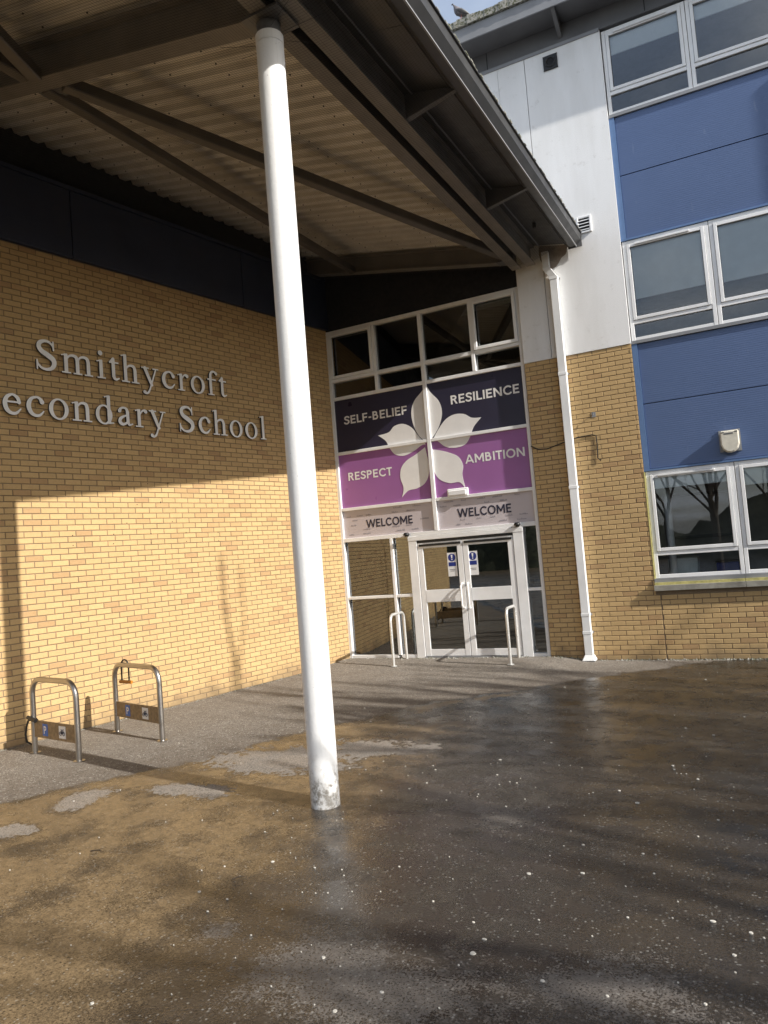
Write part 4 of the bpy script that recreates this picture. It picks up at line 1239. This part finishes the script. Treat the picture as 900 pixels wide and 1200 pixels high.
# locks
def ulock(name, label, loc, rz, tilt, H, W, bar_mat, r=.009):
    t_ = thing(name, label, 'bike lock', loc, rz, None)
    t_.rotation_euler = (0, tilt, rz)
    p = [(-W / 2, 0, -H)] + [(-W / 2, 0, -H * .3)] + [(W / 2 * -math.cos(a), 0, -W * .3 + W / 2 * math.sin(a)) for a in np.linspace(.1, math.pi - .1, 9)] + [(W / 2, 0, -H * .3), (W / 2, 0, -H)]
    MB().tube(p, r, 8).build('shackle', M['black'], t_, smooth=True)
    MB().tube([(-W / 2 - .035, 0, -H), (W / 2 + .045, 0, -H)], r * 2.1, 10).build('crossbar', bar_mat, t_, smooth=True)
    return t_
d2 = Vector((-6.21, 6.39, 0)) - Vector((-7.21, 6.67, 0)); u2 = d2.normalized()
lp = Vector((-7.21, 6.67, 0)) + u2 * .27
lk = ulock('hanging_lock', 'orange and black u-lock hanging from the further cycle stand', (lp.x, lp.y, .865), arrow(d2) + R(8), 0, .24, .14, M['orange'], .010)
d1 = Vector((-6.55, 5.52, 0)) - Vector((-7.44, 5.68, 0)); u1 = d1.normalized()
tl = thing('coiled_lock', 'black cable lock looped round the left leg of the nearer stand', 'bike lock', (-7.44, 5.68, 0), arrow(d1))
MB().tube([(.05, -.045, .385), (-.02, -.05, .37), (-.08, -.045, .30), (-.14, -.03, .20), (-.155, -.01, .11), (-.12, .03, .075), (-.05, .045, .13), (.0, .045, .22), (.04, .04, .33), (.055, .0, .385)], .012, 8).build('cable', M['black'], tl, smooth=True)
MB().tube([(-.03, -.05, .405), (.13, -.045, .375)], .022, 10).build('lock_barrel', M['black'], tl, smooth=True)

def door_rail(label, x, ya, yb, H):
    t_ = thing('door_rail', label, 'guard rail', (x, ya, gh(x, ya)), R(90) + R(2), group='guard rails in front of the doors')
    MB().tube(hoop_pts(yb - ya, H, .11), .024, 14).build('hoop', M['steel_white'], t_, smooth=True)
    for q in (0, yb - ya):
        MB().lathe([(.055, .002), (.055, .012)], 16, q, 0).build('base_flange', M['steel_white'], t_, smooth=True)
door_rail('pale steel hoop rail left of the double doors', -5.56, 11.16, 11.74, .86)
door_rail('pale steel hoop rail in front of the right door', -3.53, 11.20, 11.74, .88)

# ================================================================== PIGEON on the roof edge
pg = thing('pigeon', 'grey pigeon perched on the mossy roof edge', 'bird', (-3.42, YB - OV - .03, 10.665), R(200))
rings = [(-.17, .045, .012, .006), (-.11, .07, .024, .016), (-.05, .10, .05, .045), (0, .125, .062, .06), (.05, .155, .060, .062), (.085, .19, .045, .05), (.10, .225, .031, .034), (.115, .255, .028, .029), (.118, .28, .024, .022), (.13, .29, .012, .011), (.15, .284, .005, .005)]
m = MB(); sg = 12
for i, (x, z, ry, rz_) in enumerate(rings):
    for j in range(sg):
        a = 2 * math.pi * j / sg
        m.v.append((x - (rz_ * math.sin(a) * .5 if i in (4, 5, 6) else 0), ry * math.cos(a), z + rz_ * math.sin(a)))
for i in range(len(rings) - 1):
    for j in range(sg):
        k = (j + 1) % sg; m.f.append((i * sg + j, i * sg + k, (i + 1) * sg + k, (i + 1) * sg + j))
m.f.append(tuple(range(sg))[::-1]); m.f.append(tuple((len(rings) - 1) * sg + j for j in range(sg)))
m.build('body', M['feather'], pg, smooth=True)
for s in (-1, 1):
    MB().tube([(0.0, s * .025, .08), (.005, s * .027, .02), (.03, s * .03, .0)], .005, 5).build('leg', plain('pigeon_leg', (.3, .09, .07)), pg)
    wv = MB(); wv.tube([(.06, s * .058, .15), (0, s * .066, .125), (-.07, s * .05, .09), (-.14, s * .02, .06)], [.02, .03, .022, .005], 8); wv.build('wing', M['grey'], pg, smooth=True)

# ================================================================== LITTER ON THE GROUND
gm = MB(); rr = random.Random(21)
for k in range(300):
    x, y = rr.uniform(-6.5, 1.0), rr.uniform(1.9, 11.0)
    if rr.random() < .45: x, y = rr.uniform(-3.5, .3), rr.uniform(2.2, 6.5)
    r_ = rr.choice((.004, .004, .005, .006, .006, .008, .012)) * rr.uniform(.7, 1.2)
    n = 9; a0 = rr.random() * 6; ex_ = rr.uniform(.6, 1.0); z = gh(x, y)
    top = [(x + r_ * math.cos(a0 + 6.283 * j / n) * rr.uniform(.8, 1.1), y + r_ * ex_ * math.sin(a0 + 6.283 * j / n) * rr.uniform(.8, 1.1), z + .0045) for j in range(n)]
    b = len(gm.v); gm.v += top + [(p[0] + (p[0] - x) * .25, p[1] + (p[1] - y) * .25, z - .006) for p in top]
    gm.f.append(tuple(range(b, b + n)))
    for j in range(n): gm.f.append((b + j, b + n + j, b + n + (j + 1) % n, b + (j + 1) % n))
tag(gm.build('gum_spots', M['gum']), 'scattered pale gum spots and stone chips on the asphalt', 'litter', kind='stuff')
for i, (x, y, a, L, lab) in enumerate(((-4.35, 3.72, .2, .10, 'short dark twig on the silt left of the column'), (-2.15, 5.45, 1.2, .12, 'dark twig on wet asphalt right of the column foot'), (-3.05, 3.65, .9, .08, 'tiny dark twig on the silt below the column'))):
    m = MB(); m.tube([(0, 0, .006), (L * .5, .012, .010), (L, 0, .007)], [.005, .004, .002], 5); m.tube([(L * .5, .012, .010), (L * .75, .04, .010)], [.003, .001], 4)
    o = m.build('twig', M['twig']); o.location = (x, y, gh(x, y)); o.rotation_euler = (0, 0, a); tag(o, lab, 'twig', 'twigs on the ground')

# crumbs of moss, grit and leaf litter along the wall feet
fm = MB(); rr = random.Random(31)
def crumb(x, y, r):
    z = gh(x, y); h = r * rr.uniform(.5, 1.1); n = 5; a0 = rr.random() * 6; b = len(fm.v)
    fm.v += [(x + r * rr.uniform(.6, 1.2) * math.cos(a0 + 6.283 * j / n), y + r * rr.uniform(.5, 1.0) * math.sin(a0 + 6.283 * j / n), z - .004) for j in range(n)] + [(x + rr.uniform(-.3, .3) * r, y, z + h)]
    for j in range(n): fm.f.append((b + j, b + (j + 1) % n, b + n))
for k in range(900):
    x = rr.uniform(-3.0, 3.9) if rr.random() < .8 else rr.uniform(-6.7, -3.0)
    crumb(x, YB - .012 - abs(rr.gauss(0, .035)), rr.choice((.008, .012, .018, .028)))
for k in range(500):
    p = L2W(-rr.uniform(.1, 7.5), -.012 - abs(rr.gauss(0, .03)), 0); crumb(p[0], p[1], rr.choice((.006, .008, .012, .018)))
tag(fm.build('foot_litter', M['moss']), 'moss crumbs and grit along the foot of the walls', 'litter', kind='stuff')

# ================================================================== TREES outside the frame (their shadows and reflections show)
def tree(label, x, y, H, seed, spread=1.0, lean=0.0, levels=6, girth=.021):
    rr = random.Random(seed)
    t_ = thing('bare_tree', label, 'tree', (x, y, 0), 0, 'bare trees around the yard')
    tr, cr = MB(), MB()
    r0 = H * girth
    top = Vector((lean, 0, H * .30))
    tr.tube([(0, 0, -.1), (lean * .3, .05, H * .12), tuple(top)], [r0 * 1.35, r0 * 1.05, r0 * .9], 9)
    def grow(p, d, L, r, lv):
        mid = p + d * L * .5 + Vector((rr.uniform(-1, 1), rr.uniform(-1, 1), rr.uniform(-1, 1))) * L * .06
        q = p + d * L + Vector((rr.uniform(-1, 1), rr.uniform(-1, 1), rr.uniform(-.5, 1))) * L * .08
        cr.tube([p, mid, q], [r, r * .85, r * .68], 6 if lv > 3 else 4 if lv > 1 else 3, caps=False)
        if lv == 0: return
        n = 2 if lv > 4 else rr.choice((2, 3, 3))
        for k in range(n):
            ax = Vector((rr.uniform(-1, 1), rr.uniform(-1, 1), rr.uniform(-.3, .3))).normalized()
            ang = rr.uniform(.28, .75) * spread if k else rr.uniform(.08, .35)
            nd = (Matrix.Rotation(ang, 3, ax) @ d); nd.z += .10; nd.normalize()
            st_ = q if k == 0 or rr.random() < .5 else mid
            grow(st_, nd, L * rr.uniform(.66, .86), r * (.68 if k == 0 else rr.uniform(.42, .6)), lv - 1)
    for k in range(4):
        a = k * 1.571 + rr.uniform(-.4, .4); tilt = .12 if k == 0 else rr.uniform(.35, .7) * spread
        d = Vector((math.cos(a) * math.sin(tilt), math.sin(a) * math.sin(tilt), math.cos(tilt)))
        grow(top - Vector((0, 0, rr.uniform(0, H * .05))), d, H * .2, r0 * (.8 if k == 0 else .5), levels - (0 if k == 0 else 1))
    tr.build('trunk', M['bark'], t_, smooth=True); cr.build('crown', M['bark'], t_, smooth=True)
    return t_
t1 = tree('bare tree whose branch shadows fall across the middle of the yard', 10.8, 3.6, 8.3, 3, levels=4, girth=.03)
t2 = tree('bare tree whose branch shadows fall near the downpipe', 11.5, 7.0, 8.5, 5, levels=4, girth=.03)
tree('bare tree whose branch shadows fall on the nearest asphalt', 8.6, 0.6, 7.6, 8, levels=4, girth=.03)
for k, (src, x, y, a, sc_, lab) in enumerate(((t1, 8.4, 4.9, 2.1, 1.05, 'bare tree whose shadow crosses the yard in front of the doors'), (t2, 9.3, 2.0, 4.0, 1.1, 'bare tree whose shadow crosses the ground right of the column foot'),
                                         (t1, 12.2, 4.3, 5.2, 1.15, 'bare tree standing furthest out whose crown shadow reaches mid yard'), (t2, 7.2, 6.6, 1.2, .85, 'small bare tree whose shadow lies below the ground floor window'))):
    o = src.copy(); COL.objects.link(o); o.location = (x, y, 0); o.rotation_euler = (0, 0, a); o.scale = (sc_,) * 3
    tag(o, lab, 'tree', 'bare trees around the yard')
    for ch in list(src.children):
        c_ = ch.copy(); COL.objects.link(c_); c_.parent = o
tree('tall thin bare tree whose twig shadows reach the side wall', 11.6, 5.6, 13.2, 29, 0.6, levels=4)
tree('slender bare tree whose twig shadows fall before the doors', 14.0, 6.6, 13.5, 41, 0.55, levels=4)
b1 = tree('bare tree behind the camera mirrored in the ground floor window', -1.2, -11.0, 9.0, 12, girth=.013)
b2 = tree('bare tree behind the camera mirrored in the right hand panes', 3.5, -9.0, 9.5, 14, girth=.013)
tree('bare tree far behind the camera mirrored in the door glass', -7.5, -13.0, 8.0, 17, levels=5)
for k, (x, y, a, sc_) in enumerate(((-3.6, -16, 1.0, 1.1), (1.2, -15, 2.2, 1.0), (5.6, -16, .4, 1.15), (-8, -21, 3.0, 1.2), (2.8, -22, 4.1, 1.25), (-1.8, -24, 5.0, 1.3), (8.5, -22, 2.6, 1.2), (-12, -18, .7, 1.1))):
    src = (b1, b2)[k % 2]
    o = src.copy(); COL.objects.link(o); o.location = (x, y, 0); o.rotation_euler = (0, 0, a); o.scale = (sc_,) * 3
    tag(o, 'bare tree of the belt behind the camera, %s' % ('left of the middle', 'just right of the middle', 'nearest the right end', 'second from the left end', 'in the back row right of middle', 'furthest from the school', 'at the far right end', 'at the far left end')[k], 'tree', 'mirrored tree belt')
    for ch in list(src.children):
        c_ = ch.copy(); COL.objects.link(c_); c_.parent = o
# unseen dark bank behind the tree belt, added to darken the window reflections
hb = MB(); rr = random.Random(77); nxh = 160
for j in range(7):
    for i in range(nxh + 1):
        x = -60 + 120 * i / nxh; f_ = j / 6
        top = 3.4 + 1.1 * math.sin(x * .23) + .7 * math.sin(x * .71 + 1) + rr.uniform(-.35, .35)
        hb.v.append((x, -30 - f_ * 3 + rr.uniform(-.3, .3), top * math.sin(f_ * math.pi / 2) + (rr.uniform(-.25, .25) if j else -.1)))
for j in range(6):
    for i in range(nxh): hb.f.append((j * (nxh + 1) + i, j * (nxh + 1) + i + 1, (j + 1) * (nxh + 1) + i + 1, (j + 1) * (nxh + 1) + i))
tag(hb.build('reflection_bank', plain('bank_scrub', (0.04, 0.042, 0.022), 0.95, var=.6, nscale=3), smooth=True), 'unseen dark bank far behind the camera, added to darken the window reflections', kind='structure')
